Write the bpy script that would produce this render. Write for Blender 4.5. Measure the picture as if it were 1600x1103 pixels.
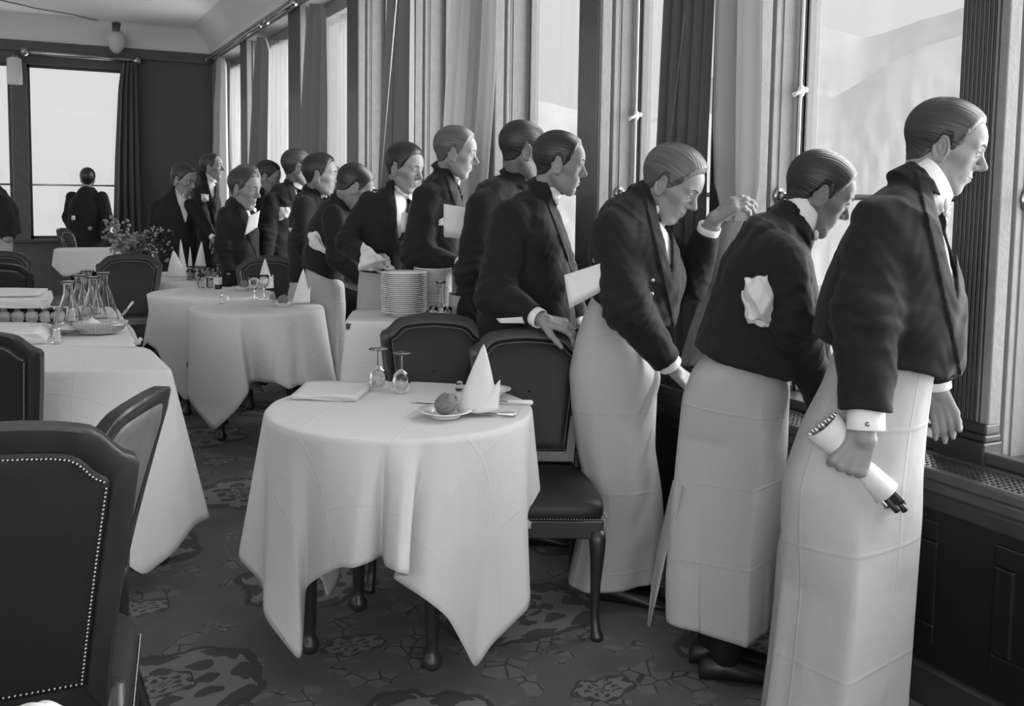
import bpy, bmesh, math, random
import numpy as np
from mathutils import Vector, Matrix
for o in list(bpy.data.objects): bpy.data.objects.remove(o, do_unlink=True)
SC = bpy.context.scene
COL = SC.collection
PI = math.pi
# ------------------------------------------------------------------ camera
F_PX, PX, PY, CAM_H = 1500.0, 800.0, 420.0, 1.45
YAW = math.atan(770/1500.0); PITCH = math.atan(119.4/1500.0); ROLL = 0.0145
_F0 = np.array([math.sin(YAW), math.cos(YAW), 0.0])
_R0 = np.array([math.cos(YAW), -math.sin(YAW), 0.0])
_Z = np.array([0, 0, 1.0])
FWD = _F0*math.cos(PITCH) - _Z*math.sin(PITCH)
_U0 = _F0*math.sin(PITCH) + _Z*math.cos(PITCH)
RGT = _R0*math.cos(ROLL) + _U0*math.sin(ROLL)
UP = _U0*math.cos(ROLL) - _R0*math.sin(ROLL)
CAM = np.array([0, 0, CAM_H])
cd = bpy.data.cameras.new('camera'); cam = bpy.data.objects.new('camera', cd); COL.objects.link(cam)
cam.matrix_world = Matrix(((RGT[0], UP[0], -FWD[0], 0), (RGT[1], UP[1], -FWD[1], 0), (RGT[2], UP[2], -FWD[2], CAM_H), (0, 0, 0, 1)))
cd.sensor_width = 36; cd.lens = 36*F_PX/1600; cd.shift_y = (PY-551.5)/1600; cd.clip_end = 20000; cd.clip_start = .05
SC.camera = cam
# ------------------------------------------------------------------ light
SC.view_settings.view_transform = 'Standard'; SC.view_settings.look = 'None'
SC.view_settings.gamma = 1; SC.view_settings.use_curve_mapping = False
SC.view_settings.exposure = 0.0
wd = bpy.data.worlds.new('sky'); SC.world = wd; wd.use_nodes = True
wn = wd.node_tree; bgn = wn.nodes['Background']
tcw = wn.nodes.new('ShaderNodeTexCoord'); sepw = wn.nodes.new('ShaderNodeSeparateXYZ'); rw = wn.nodes.new('ShaderNodeValToRGB')
wn.links.new(tcw.outputs['Generated'], sepw.inputs[0]); wn.links.new(sepw.outputs[2], rw.inputs[0]); wn.links.new(rw.outputs[0], bgn.inputs[0])
rw.color_ramp.elements[0].position = 0.0; rw.color_ramp.elements[0].color = (.76, .76, .76, 1)
rw.color_ramp.elements[1].position = 0.35; rw.color_ramp.elements[1].color = (.86, .86, .86, 1)
bgn.inputs[1].default_value = 1.0
def sun(name, direction, strength, angle):
    l = bpy.data.lights.new(name, 'SUN'); l.energy = strength; l.angle = math.radians(angle)
    o = bpy.data.objects.new(name, l); COL.objects.link(o)
    o.rotation_euler = Vector(direction).to_track_quat('-Z', 'Y').to_euler()
    return o
# overcast daylight pouring in over the valley (windows on the right), plus a fill sun added behind the camera, standing for unseen windows
sun('daylight_valley', (-1.0, 0.10, -0.58), 10.0, 75)
sun('snow_bounce', (-0.8, 0.12, 0.55), 9.0, 100)
sun('fill_behind', (0.62, 0.92, -0.40), 2.4, 70)
# ------------------------------------------------------------------ pixel helpers (photo frame 1600x1103)
def ray(u, v):
    return FWD + RGT*((u-PX)/F_PX) + UP*(-(v-PY)/F_PX)
def W(u, v, d): return CAM + ray(u, v)*d
def G(u, v, h):
    r = ray(u, v); return CAM + r*((h-CAM_H)/r[2])
def XW(u, v, X):
    r = ray(u, v); return CAM + r*(X/r[0])
def YW(u, v, Y):
    r = ray(u, v); return CAM + r*(Y/r[1])
def proj(p):
    q = np.asarray(p)-CAM; d = q@FWD
    return PX+F_PX*(q@RGT)/d, PY-F_PX*(q@UP)/d, d
def vdir(u):
    r = ray(u, 300); r = r.copy(); r[2] = 0; return r/np.linalg.norm(r)
def rdir(u):
    d = vdir(u); return np.array([d[1], -d[0], 0.0])
def nrm(a): a = np.asarray(a, float); return a/(np.linalg.norm(a)+1e-12)
# ------------------------------------------------------------------ materials
MAT = {}
def mat(name, g, rough=.6, noise=0, nscale=50, bump=0, bscale=200, metal=0, sheen=0, spec=.5, trans=0, translucent=0, coat=0):
    m = bpy.data.materials.new(name); m.use_nodes = True; nt = m.node_tree; b = nt.nodes['Principled BSDF']
    b.inputs['Base Color'].default_value = (g, g, g, 1); b.inputs['Roughness'].default_value = rough
    b.inputs['Metallic'].default_value = metal; b.inputs['Specular IOR Level'].default_value = spec
    if sheen: b.inputs['Sheen Weight'].default_value = sheen; b.inputs['Sheen Roughness'].default_value = .5
    if coat: b.inputs['Coat Weight'].default_value = coat
    if trans: b.inputs['Transmission Weight'].default_value = trans; b.inputs['IOR'].default_value = 1.45
    tc = nt.nodes.new('ShaderNodeTexCoord')
    if noise:
        n = nt.nodes.new('ShaderNodeTexNoise'); n.inputs['Scale'].default_value = nscale; n.inputs['Detail'].default_value = 4
        r = nt.nodes.new('ShaderNodeMapRange'); r.inputs[3].default_value = g*(1-noise); r.inputs[4].default_value = g*(1+noise)
        nt.links.new(tc.outputs['Object'], n.inputs['Vector']); nt.links.new(n.outputs[0], r.inputs[0]); nt.links.new(r.outputs[0], b.inputs['Base Color'])
    if bump:
        n = nt.nodes.new('ShaderNodeTexNoise'); n.inputs['Scale'].default_value = bscale; n.inputs['Detail'].default_value = 5
        bp = nt.nodes.new('ShaderNodeBump'); bp.inputs['Strength'].default_value = bump; bp.inputs['Distance'].default_value = .01
        nt.links.new(tc.outputs['Object'], n.inputs['Vector']); nt.links.new(n.outputs[0], bp.inputs['Height']); nt.links.new(bp.outputs[0], b.inputs['Normal'])
    if translucent:
        t = nt.nodes.new('ShaderNodeBsdfTranslucent'); t.inputs[0].default_value = (g, g, g, 1)
        mx = nt.nodes.new('ShaderNodeMixShader'); mx.inputs[0].default_value = translucent
        nt.links.new(b.outputs[0], mx.inputs[1]); nt.links.new(t.outputs[0], mx.inputs[2])
        nt.links.new(mx.outputs[0], nt.nodes['Material Output'].inputs[0])
    MAT[name] = m; return m
mat('black_wool', .010, .8, noise=.35, nscale=60, bump=.12, bscale=420, sheen=.04, spec=.25)
mat('grey_wool', .035, .8, noise=.35, nscale=60, bump=.5, bscale=260, sheen=.15, spec=.25)
mat('trouser', .008, .85, spec=.2)
mat('shirt', .74, .7, bump=.1, bscale=150)
mat('paper', .66, .6, noise=.06, nscale=25)
mat('napkin', .62, .75, bump=.15, bscale=120, noise=.05, nscale=30)
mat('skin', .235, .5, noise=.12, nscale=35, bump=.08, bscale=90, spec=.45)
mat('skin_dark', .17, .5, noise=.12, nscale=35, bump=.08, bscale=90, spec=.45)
mat('eye_white', .5, .25)
mat('iris', .02, .2)
mat('brow', .03, .7)
mat('lip', .11, .45)
mat('shoe', .008, .45, coat=.1)
mat('button', .35, .25, metal=.8)
mat('silver', .55, .25, metal=1)
mat('dark_handle', .02, .35)
mat('porcelain', .72, .2, coat=.4)
mat('plaster', .62, .9, bump=.06, bscale=30)
mat('ceiling_white', .80, .9, bump=.05, bscale=40)
mat('dark_wood', .028, .35, noise=.4, nscale=14, coat=.15)
mat('sill_wood', .05, .3, noise=.4, nscale=14, coat=.3)
mat('reveal_paint', .235, .65, noise=.16, nscale=22, bump=.25, bscale=60)
mat('frame_paint', .21, .6, noise=.12, nscale=30)
mat('end_wood', .065, .45, noise=.3, nscale=14)
mat('wall_paper', .085, .9, noise=.2, nscale=90)
mat('curtain_dark', .085, .85, translucent=.12, sheen=.2)
mat('curtain_grey', .22, .85, translucent=.3, sheen=.2)
mat('curtain_light', .50, .85, translucent=.45)
mat('lace', .46, .85, noise=.38, nscale=38, bump=.6, bscale=38, translucent=.3)
mat('sheer', .62, .9, translucent=.6)
mat('leather', .013, .5, noise=.4, nscale=9, bump=.12, bscale=160, spec=.35)
mat('chair_wood', .018, .42, noise=.5, nscale=12, coat=.2)
mat('panel_wood', .14, .45, noise=.5, nscale=14)
mat('wicker', .42, .6, noise=.2, nscale=60)
mat('leaf_pale', .30, .6, noise=.4, nscale=10, translucent=.25)
mat('brass', .42, .3, metal=1)
mat('chrome_bar', .35, .25, metal=1)
mat('bread', .16, .6, noise=.6, nscale=22, bump=.3, bscale=40)
mat('lamp_glass', .72, .3, translucent=.4)
mat('lamp_metal', .10, .4, metal=.7)
mat('pot', .13, .8, noise=.2, nscale=20)
mat('leaf', .16, .6, noise=.4, nscale=10, translucent=.25)
mat('petal', .42, .6, translucent=.3)
mat('stem', .1, .7)
mat('bottle_dark', .02, .15, coat=.5)
mat('label', .55, .6)
mat('snow', .33, .95, noise=.12, nscale=.004)
mat('rock', .37, .95, noise=.16, nscale=.003)
mat('cornice_paint', .33, .8)
mat('pepper', .3, .4)
def glassmat(name, tint, base=.03):
    m = bpy.data.materials.new(name); m.use_nodes = True; nt = m.node_tree; nt.nodes.clear()
    out = nt.nodes.new('ShaderNodeOutputMaterial'); g = nt.nodes.new('ShaderNodeBsdfGlossy'); g.inputs['Roughness'].default_value = .03
    t = nt.nodes.new('ShaderNodeBsdfTransparent'); t.inputs[0].default_value = (tint, tint, tint, 1)
    fr = nt.nodes.new('ShaderNodeLayerWeight'); pw = nt.nodes.new('ShaderNodeMath'); pw.operation = 'POWER'; pw.inputs[1].default_value = 5
    nt.links.new(fr.outputs['Facing'], pw.inputs[0]); ml = nt.nodes.new('ShaderNodeMath'); ml.operation = 'MULTIPLY_ADD'; ml.inputs[1].default_value = .9; ml.inputs[2].default_value = base
    nt.links.new(pw.outputs[0], ml.inputs[0])
    mx = nt.nodes.new('ShaderNodeMixShader'); nt.links.new(ml.outputs[0], mx.inputs[0]); nt.links.new(t.outputs[0], mx.inputs[1]); nt.links.new(g.outputs[0], mx.inputs[2])
    nt.links.new(mx.outputs[0], out.inputs[0]); MAT[name] = m
glassmat('pane', .97)
glassmat('thin_glass', .86, .10)
# combed hair: fine strands running back over the skull
def hairmat(name, g):
    m = mat(name, g, .42, spec=.6); nt = m.node_tree; b = nt.nodes['Principled BSDF']
    tc = nt.nodes.new('ShaderNodeTexCoord'); mp = nt.nodes.new('ShaderNodeMapping'); mp.inputs['Scale'].default_value = (8, 190, 60)
    n = nt.nodes.new('ShaderNodeTexNoise'); n.inputs['Scale'].default_value = 1.0; n.inputs['Detail'].default_value = 3
    r = nt.nodes.new('ShaderNodeMapRange'); r.inputs[1].default_value = .3; r.inputs[2].default_value = .7; r.inputs[3].default_value = g*.5; r.inputs[4].default_value = g*1.45
    bp = nt.nodes.new('ShaderNodeBump'); bp.inputs['Strength'].default_value = .6; bp.inputs['Distance'].default_value = .004
    nt.links.new(tc.outputs['UV'], mp.inputs[0]); nt.links.new(mp.outputs[0], n.inputs['Vector']); nt.links.new(n.outputs[0], r.inputs[0]); nt.links.new(r.outputs[0], b.inputs['Base Color'])
    nt.links.new(n.outputs[0], bp.inputs['Height']); nt.links.new(bp.outputs[0], b.inputs['Normal'])
hairmat('hair_black', .009); hairmat('hair_brown', .024); hairmat('hair_fair', .075)
# linen with ironed creases (UV = flat cloth coordinates in metres)
def linen(name, g, pitch=.30, strength=.5):
    m = mat(name, g, .75); nt = m.node_tree; b = nt.nodes['Principled BSDF']
    uv = nt.nodes.new('ShaderNodeTexCoord'); sp = nt.nodes.new('ShaderNodeSeparateXYZ'); nt.links.new(uv.outputs['UV'], sp.inputs[0])
    def mth(op, a, c=None):
        n = nt.nodes.new('ShaderNodeMath'); n.operation = op
        if hasattr(a, 'links'): nt.links.new(a, n.inputs[0])
        else: n.inputs[0].default_value = a
        if c is not None:
            if hasattr(c, 'links'): nt.links.new(c, n.inputs[1])
            else: n.inputs[1].default_value = c
        return n.outputs[0]
    hs = []
    for k in range(2):
        x = mth('ADD', sp.outputs[k], 50*pitch+pitch*.5)
        x = mth('MODULO', x, pitch); x = mth('SUBTRACT', x, pitch*.5); x = mth('ABSOLUTE', x)
        x = mth('DIVIDE', x, .007); x = mth('MINIMUM', x, 1.0); hs.append(x)
    h = mth('MINIMUM', hs[0], hs[1])
    no = nt.nodes.new('ShaderNodeTexNoise'); no.inputs['Scale'].default_value = 260; no.inputs['Detail'].default_value = 3
    nt.links.new(uv.outputs['UV'], no.inputs['Vector'])
    n2 = nt.nodes.new('ShaderNodeTexNoise'); n2.inputs['Scale'].default_value = 9; n2.inputs['Detail'].default_value = 2
    nt.links.new(uv.outputs['UV'], n2.inputs['Vector'])
    h2 = mth('ADD', mth('MULTIPLY', h, -.16), mth('ADD', mth('MULTIPLY', no.outputs[0], .10), mth('MULTIPLY', n2.outputs[0], .9)))
    bp = nt.nodes.new('ShaderNodeBump'); bp.inputs['Strength'].default_value = strength; bp.inputs['Distance'].default_value = .010
    nt.links.new(h2, bp.inputs['Height']); nt.links.new(bp.outputs[0], b.inputs['Normal'])
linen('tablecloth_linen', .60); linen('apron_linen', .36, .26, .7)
mat('black_wood', .009, .3, noise=.4, nscale=14, coat=.1)
# ------------------------------------------------------------------ scene graph helpers
def link(name, verts, faces, m, parent=None, smooth=True, uvs=None):
    me = bpy.data.meshes.new(name)
    me.from_pydata([tuple(map(float, v)) for v in verts], [], [tuple(map(int, f)) for f in faces])
    if smooth: me.polygons.foreach_set('use_smooth', [True]*len(me.polygons))
    if uvs is not None:
        l = me.uv_layers.new(name='UVMap'); idx = np.zeros(len(me.loops), int); me.loops.foreach_get('vertex_index', idx)
        l.data.foreach_set('uv', np.asarray(uvs, dtype=np.float32)[idx].ravel())
    me.materials.append(MAT[m] if isinstance(m, str) else m)
    o = bpy.data.objects.new(name, me); COL.objects.link(o)
    if parent is not None:
        o.parent = parent
        if parent.type == 'EMPTY' or True: o.matrix_parent_inverse = Matrix.Identity(4)
    return o
def fastlink(name, V, Q, m, parent=None, uvs=None):
    me = bpy.data.meshes.new(name); V = np.asarray(V, np.float32); Q = np.asarray(Q, np.int32)
    me.vertices.add(len(V)); me.vertices.foreach_set('co', V.ravel())
    me.loops.add(Q.size); me.loops.foreach_set('vertex_index', Q.ravel())
    me.polygons.add(len(Q)); me.polygons.foreach_set('loop_start', np.arange(0, Q.size, 4, dtype=np.int32))
    me.polygons.foreach_set('use_smooth', np.ones(len(Q), bool))
    me.update(calc_edges=True)
    if uvs is not None:
        l = me.uv_layers.new(name='UVMap'); l.data.foreach_set('uv', np.asarray(uvs, np.float32)[Q.ravel()].ravel())
    me.materials.append(MAT[m])
    o = bpy.data.objects.new(name, me); COL.objects.link(o)
    if parent is not None: o.parent = parent
    return o
def tag(o, label=None, cat=None, group=None, kind=None):
    if label: o['label'] = label
    if cat: o['category'] = cat
    if group: o['group'] = group
    if kind: o['kind'] = kind
    return o
def thing(name, loc, label, cat, group=None, rz=0):
    o = bpy.data.objects.new(name, None); o.empty_display_size = .1; COL.objects.link(o)
    o.location = tuple(map(float, loc)); o.rotation_euler = (0, 0, rz)
    bpy.context.view_layer.update()
    return tag(o, label, cat, group)
def struct(o): o['kind'] = 'structure'; return o
def wl(o):
    p = np.zeros(3)
    while o is not None: p = p+np.array(o.location); o = o.parent
    return p
class MB:
    """collects shapes; build() links them as one mesh"""
    def __init__(s): s.v = []; s.f = []; s.org = np.zeros(3)
    def add(s, V, F):
        n = len(s.v); s.v += [np.asarray(p, float) for p in V]; s.f += [tuple(i+n for i in f) for f in F]; return s
    def box(s, lo, hi, R=None, c=None):
        (a, b, d), (e, f, g) = lo, hi
        V = [(a,b,d),(e,b,d),(e,f,d),(a,f,d),(a,b,g),(e,b,g),(e,f,g),(a,f,g)]
        if R is not None: V = [np.asarray(R)@np.asarray(v)+(c if c is not None else 0) for v in V]
        return s.add(V, [(0,3,2,1),(4,5,6,7),(0,1,5,4),(1,2,6,5),(2,3,7,6),(3,0,4,7)])
    def tube(s, pts, rad, n=10, caps=True, flat=None):
        pts = [np.asarray(p, float) for p in pts]; m = len(pts)
        rad = rad if hasattr(rad, '__len__') else [rad]*m
        prev = None; rings = []
        for i in range(m):
            t = nrm(pts[min(i+1, m-1)]-pts[max(i-1, 0)])
            if prev is None:
                a = np.array([0, 0, 1.0]) if abs(t[2]) < .9 else np.array([1.0, 0, 0])
            else: a = prev
            x = nrm(a-t*(a@t)); y = np.cross(t, x); prev = x
            ky = 1 if flat is None else flat
            rings.append([pts[i]+rad[i]*(math.cos(2*PI*k/n)*x+ky*math.sin(2*PI*k/n)*y) for k in range(n)])
        V = [p for r in rings for p in r]; F = []
        for i in range(m-1):
            for k in range(n):
                F.append((i*n+k, i*n+(k+1)%n, (i+1)*n+(k+1)%n, (i+1)*n+k))
        if caps: F.append(tuple(range(n))[::-1]); F.append(tuple((m-1)*n+k for k in range(n)))
        return s.add(V, F)
    def lathe(s, prof, n=28, c=(0, 0, 0), sx=1, sy=1, R=None):
        V = []; F = []; m = len(prof); c = np.asarray(c, float)
        for r, z in prof:
            for k in range(n):
                p = np.array([r*math.cos(2*PI*k/n)*sx, r*math.sin(2*PI*k/n)*sy, z])
                if R is not None: p = R@p
                V.append(p+c)
        for i in range(m-1):
            for k in range(n): F.append((i*n+k, i*n+(k+1)%n, (i+1)*n+(k+1)%n, (i+1)*n+k))
        return s.add(V, F)
    def grid(s, P, closed=False):
        """P[i][j] grid of points"""
        a = len(P); b = len(P[0]); V = [p for r in P for p in r]; F = []
        for i in range(a-1):
            for j in range(b if closed else b-1):
                F.append((i*b+j, i*b+(j+1)%b, (i+1)*b+(j+1)%b, (i+1)*b+j))
        return s.add(V, F)
    def prism(s, poly, fn0, fn1):
        n = len(poly); V = [fn0(p) for p in poly]+[fn1(p) for p in poly]
        F = [tuple(range(n))[::-1], tuple(range(n, 2*n))]+[(i, (i+1)%n, n+(i+1)%n, n+i) for i in range(n)]
        return s.add(V, F)
    def sphere(s, c, r, n=12, sc=(1, 1, 1), R=None):
        V = []; F = []; m = n//2+1; c = np.asarray(c, float)
        for i in range(m+1):
            th = PI*i/m
            for k in range(n):
                p = np.array([math.sin(th)*math.cos(2*PI*k/n)*sc[0], math.sin(th)*math.sin(2*PI*k/n)*sc[1], math.cos(th)*sc[2]])*r
                if R is not None: p = R@p
                V.append(p+c)
        for i in range(m):
            for k in range(n): F.append((i*n+k, (i+1)*n+k, (i+1)*n+(k+1)%n, i*n+(k+1)%n))
        return s.add(V, F)
    def build(s, name, m, parent=None, smooth=True, bevel=0, sub=0, solid=0, uvs=None, auto=None):
        V = np.array(s.v)
        if parent is not None: V = V-wl(parent)
        elif parent is None:
            c = V.mean(0); c[2] = V[:, 2].min(); V = V-c
        o = link(name, V, s.f, m, parent, smooth, uvs)
        if parent is None: o.location = tuple(c)
        if bevel:
            b = o.modifiers.new('bevel', 'BEVEL'); b.width = bevel; b.segments = 2; b.limit_method = 'ANGLE'; b.harden_normals = False
        if solid:
            b = o.modifiers.new('solid', 'SOLIDIFY'); b.thickness = solid; b.offset = 0
        if sub:
            b = o.modifiers.new('sub', 'SUBSURF'); b.levels = sub; b.render_levels = sub
        if auto is not None:
            o.data.set_sharp_from_angle(angle=math.radians(auto))
        return o
def copy_tree(o, parent=None):
    c = o.copy(); COL.objects.link(c)
    if parent is not None: c.parent = parent
    for ch in list(o.children): copy_tree(ch, c)
    return c
# ------------------------------------------------------------------ implicit surfaces
def smin(a, b, k):
    h = np.clip(.5+.5*(b-a)/k, 0, 1); return b*(1-h)+a*h-k*h*(1-h)
def smax(a, b, k): return -smin(-a, -b, k)
def cone(P, a, b, ra, rb):
    a = np.asarray(a, np.float32); ba = np.asarray(b, np.float32)-a; q = P-a; L = float(ba@ba)+1e-9
    t = np.clip(q@ba/L, 0, 1); return np.linalg.norm(q-t[:, None]*ba, axis=1)-(ra+t*(rb-ra))
def econe(P, a, b, ra, rb, w, ka, kb):
    """cone whose extent along the unit vector w is ka..kb times its radius"""
    a = np.asarray(a, np.float32); ba = np.asarray(b, np.float32)-a; q = P-a; L = float(ba@ba)+1e-9
    t = np.clip(q@ba/L, 0, 1); v = q-t[:, None]*ba; w = np.asarray(w, np.float32)
    s = v@w; k = ka+t*(kb-ka); rest = v-s[:, None]*w
    return np.sqrt((rest**2).sum(1)+(s/k)**2)-(ra+t*(rb-ra))
def ell(P, c, r):
    q = (P-np.asarray(c, np.float32))/np.asarray(r, np.float32); n = np.linalg.norm(q, axis=1)
    n2 = np.linalg.norm(q/np.asarray(r, np.float32), axis=1)+1e-9
    return n*(n-1)/n2
def nets(f, lo, hi, h, B=8, kf=1.0):
    lo = np.asarray(lo, float); hi = np.asarray(hi, float); H = h*B
    n = np.ceil((hi-lo)/H).astype(int)+1
    I = np.stack(np.meshgrid(*[np.arange(k) for k in n], indexing='ij'), -1).reshape(-1, 3)
    C = (lo+(I+.5)*H).astype(np.float32)
    keep = np.abs(f(C)) < H*kf+.012
    I = I[keep]
    dims = n*B+2
    g = np.stack(np.meshgrid(*[np.arange(B+1)]*3, indexing='ij'), -1).reshape(-1, 3)
    cid_all = []; cp_all = []; edges = [[], [], []]
    off = np.array([(i, j, k) for i in (0, 1) for j in (0, 1) for k in (0, 1)])
    CH = 250
    for s in range(0, len(I), CH):
        b = I[s:s+CH]*B
        idx = b[:, None, :]+g[None]
        P = (lo+idx*h).astype(np.float32)
        D = f(P.reshape(-1, 3)).reshape(len(b), B+1, B+1, B+1)
        S = D < 0
        c8 = np.stack([D[:, i:i+B, j:j+B, k:k+B] for i, j, k in off], -1)
        s8 = c8 < 0; cnt = s8.sum(-1); act = (cnt > 0) & (cnt < 8)
        w = np.argwhere(act)
        if len(w) == 0: continue
        d = c8[act]; sg = s8[act]
        base = b[w[:, 0]]+w[:, 1:]
        acc = np.zeros((len(w), 3)); nn = np.zeros(len(w))
        for p in range(8):
            for ax, st in ((0, 4), (1, 2), (2, 1)):
                if p & st: continue
                q = p | st; m = sg[:, p] != sg[:, q]
                t = d[:, p]/(d[:, p]-d[:, q]+1e-12)
                pos = np.tile(off[p].astype(float), (len(w), 1)); pos[:, ax] += t
                acc[m] += pos[m]; nn[m] += 1
        cp_all.append(lo+(base+acc/nn[:, None])*h)
        cid_all.append((base[:, 0]*dims[1]+base[:, 1])*dims[2]+base[:, 2])
        for ax in range(3):
            o = [0, 0, 0]; o[ax] = 1
            A = S[:, :B, :B, :B]; Bq = S[:, o[0]:o[0]+B, o[1]:o[1]+B, o[2]:o[2]+B]
            ww = np.argwhere(A != Bq)
            if len(ww): edges[ax].append(np.concatenate([b[ww[:, 0]]+ww[:, 1:], A[A != Bq][:, None].astype(int)], 1))
    if not cid_all: return np.zeros((0, 3)), np.zeros((0, 4), int)
    cid = np.concatenate(cid_all); cp = np.concatenate(cp_all)
    u, ix = np.unique(cid, return_index=True); V = cp[ix]
    Q = []
    def look(c):
        k = (c[:, 0]*dims[1]+c[:, 1])*dims[2]+c[:, 2]; j = np.searchsorted(u, k); j = np.clip(j, 0, len(u)-1)
        return j, u[j] == k
    for ax in range(3):
        if not edges[ax]: continue
        E = np.concatenate(edges[ax]); c = E[:, :3]; sgn = E[:, 3]
        a1, a2 = [(1, 2), (2, 0), (0, 1)][ax]
        def sh(p, q):
            z = c.copy(); z[:, a1] -= p; z[:, a2] -= q; return z
        r = [look(sh(1, 1)), look(sh(0, 1)), look(sh(0, 0)), look(sh(1, 0))]
        ok = r[0][1] & r[1][1] & r[2][1] & r[3][1]
        q = np.stack([x[0] for x in r], 1); q[sgn == 0] = q[sgn == 0][:, ::-1]
        Q.append(q[ok])
    Q = np.concatenate(Q)
    # pull the vertices onto the true surface
    Vf = V.astype(np.float32); e = h*.3
    d0 = f(Vf); gr = np.stack([f(Vf+np.eye(3, dtype=np.float32)[k]*e)-d0 for k in range(3)], 1)/e
    g2 = (gr**2).sum(1)+1e-6; step = np.clip(d0/g2, -h, h)
    V = Vf-gr*step[:, None]*.8
    return V, Q
# ------------------------------------------------------------------ heads
def head_skin(L, o, ears=True):
    """L: points in head space (x face forward, y left, z up, metres)"""
    L = L.copy(); ay = np.abs(L[:, 1]); M = L.copy(); M[:, 1] = ay
    d = ell(L, (-.014, 0, .045), (.096, .075, .086))
    d = smin(d, ell(L, (.012, 0, .040), (.086, .066, .074)), .02)
    d = smin(d, ell(L, (.030, 0, -.022), (.058, .056, .080)), .03)
    d = smin(d, cone(M, (-.012, .050, -.035), (.058, .024, -.093), .017, .016), .03)
    d = smin(d, cone(M, (.066, 0, -.094), (.068, .012, -.093), .017*o['jaw'], .015), .022)
    d = smin(d, cone(M, (.056, .042, -.008), (.02, .06, 0), .014, .012), .025)
    d = smin(d, cone(M, (.082, .010, .035), (.070, .042, .034), .010, .009), .014)
    # sockets
    d = smax(d, -(cone(M, (.102, .031, .014), (.106, .034, .014), .017, .016)), .012)
    # nose
    nl = o['nose']
    d = smin(d, cone(L, (.087, 0, .020), (.100+nl, 0, -.014), .0075, .0095), .010)
    d = smin(d, cone(M, (.097+nl*.6, 0, -.019), (.093, .011, -.022), .0085, .0075), .006)
    d = smax(d, -cone(M, (.100, .007, -.031), (.100, .009, -.031), .0035, .0035), .003)
    # muzzle, lips, mouth line
    d = smin(d, ell(L, (.066, 0, -.052), (.026, .030, .026)), .02)
    d = smin(d, cone(M, (.0915, 0, -.0485), (.080, .021, -.052), .0048, .003), .005)
    d = smin(d, cone(M, (.0895, 0, -.0600), (.079, .018, -.056), .0060, .003), .006)
    d = smax(d, -cone(M, (.099, 0, -.0540), (.086, .024, -.0535), .0028, .002), .003)
    # eyelids
    d = smin(d, np.maximum(cone(M, (.0775, .031, .014), (.0775, .0311, .014), .0134, .0134), -np.maximum(np.abs(M[:, 2]-.0125)-.0052, .073-M[:, 0])), .002)
    if not ears: return d
    # ears
    E = (M-np.array([-.008, .074, -.002], np.float32))/1.14
    c, s = math.cos(.22), math.sin(.22); Ex = E[:, 0]*c+E[:, 2]*s; Ez = -E[:, 0]*s+E[:, 2]*c
    c2, s2 = math.cos(.35), math.sin(.35); X2 = Ex*c2+E[:, 1]*s2; Y2 = -Ex*s2+E[:, 1]*c2
    Q = np.stack([X2, Y2, Ez], 1)
    rr = np.sqrt((Q[:, 0]/.62)**2+Q[:, 2]**2)*.85
    rim = np.sqrt((rr-.0235)**2+Q[:, 1]**2)-.0042
    disk = smax(rr-.024, np.abs(Q[:, 1]+.004)-.0028, .002)
    lobe = ell(Q, (.004, -.002, -.026), (.008, .005, .010))
    inner = np.sqrt((np.sqrt((Q[:, 0]-.001)**2/.3+(Q[:, 2]-.003)**2)-.013)**2+(Q[:, 1]+.001)**2)-.003
    ear = smin(smin(rim, disk, .004), smin(lobe, inner, .003), .004)
    d = smin(d, ear*1.14, .005)
    return d
HLX = np.array([-.14, -.075, -.045, -.028, -.018, .004, .014, .022, .046, .060, .072, .084, .12])
HLZ = np.array([-.062, -.060, -.046, -.020, .020, .022, -.004, .000, .034, .072, .092, .102, .12])
def head_hair(L, o, neck=None):
    x = L[:, 0]; z = L[:, 2]
    line = np.interp(x, HLX, HLZ)+np.where(x > .04, o['recede']*np.clip(np.abs(L[:, 1])/.05, 0, 1), 0)
    tk = np.clip((z-line)/.028, 0, 1)
    d = head_skin(L, o, False)-.0012-.0055*tk
    d = smin(d, ell(L, (.008, 0, .052), (.086, .072, .076+o['puff']))+.012*(1-tk), .015)
    if neck is not None: d = smin(d, neck-.0015-.003*tk, .02)
    d = d-o.get('thick', .0)*tk
    par = .0
    if o.get('part'): par = .004*np.exp(-((L[:, 1]+.03)/.004)**2)*(x > -.04)
    tilt = .0009*np.sin(L[:, 1]*620+6*np.sin(L[:, 0]*22))*tk*np.clip((.055-np.abs(L[:, 1]))/.02, 0, 1)
    return smax(d+par+tilt, (line-z)*.8, .006)
def chain_sdf(P, ch, w):
    """ch: list of (point, radius, k) joined; elliptical along w"""
    d = None
    for (a, ra, ka), (b, rb, kb) in zip(ch[:-1], ch[1:]):
        e = econe(P, a, b, ra, rb, w, ka, kb); d = e if d is None else smin(d, e, .03)
    return d
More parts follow.
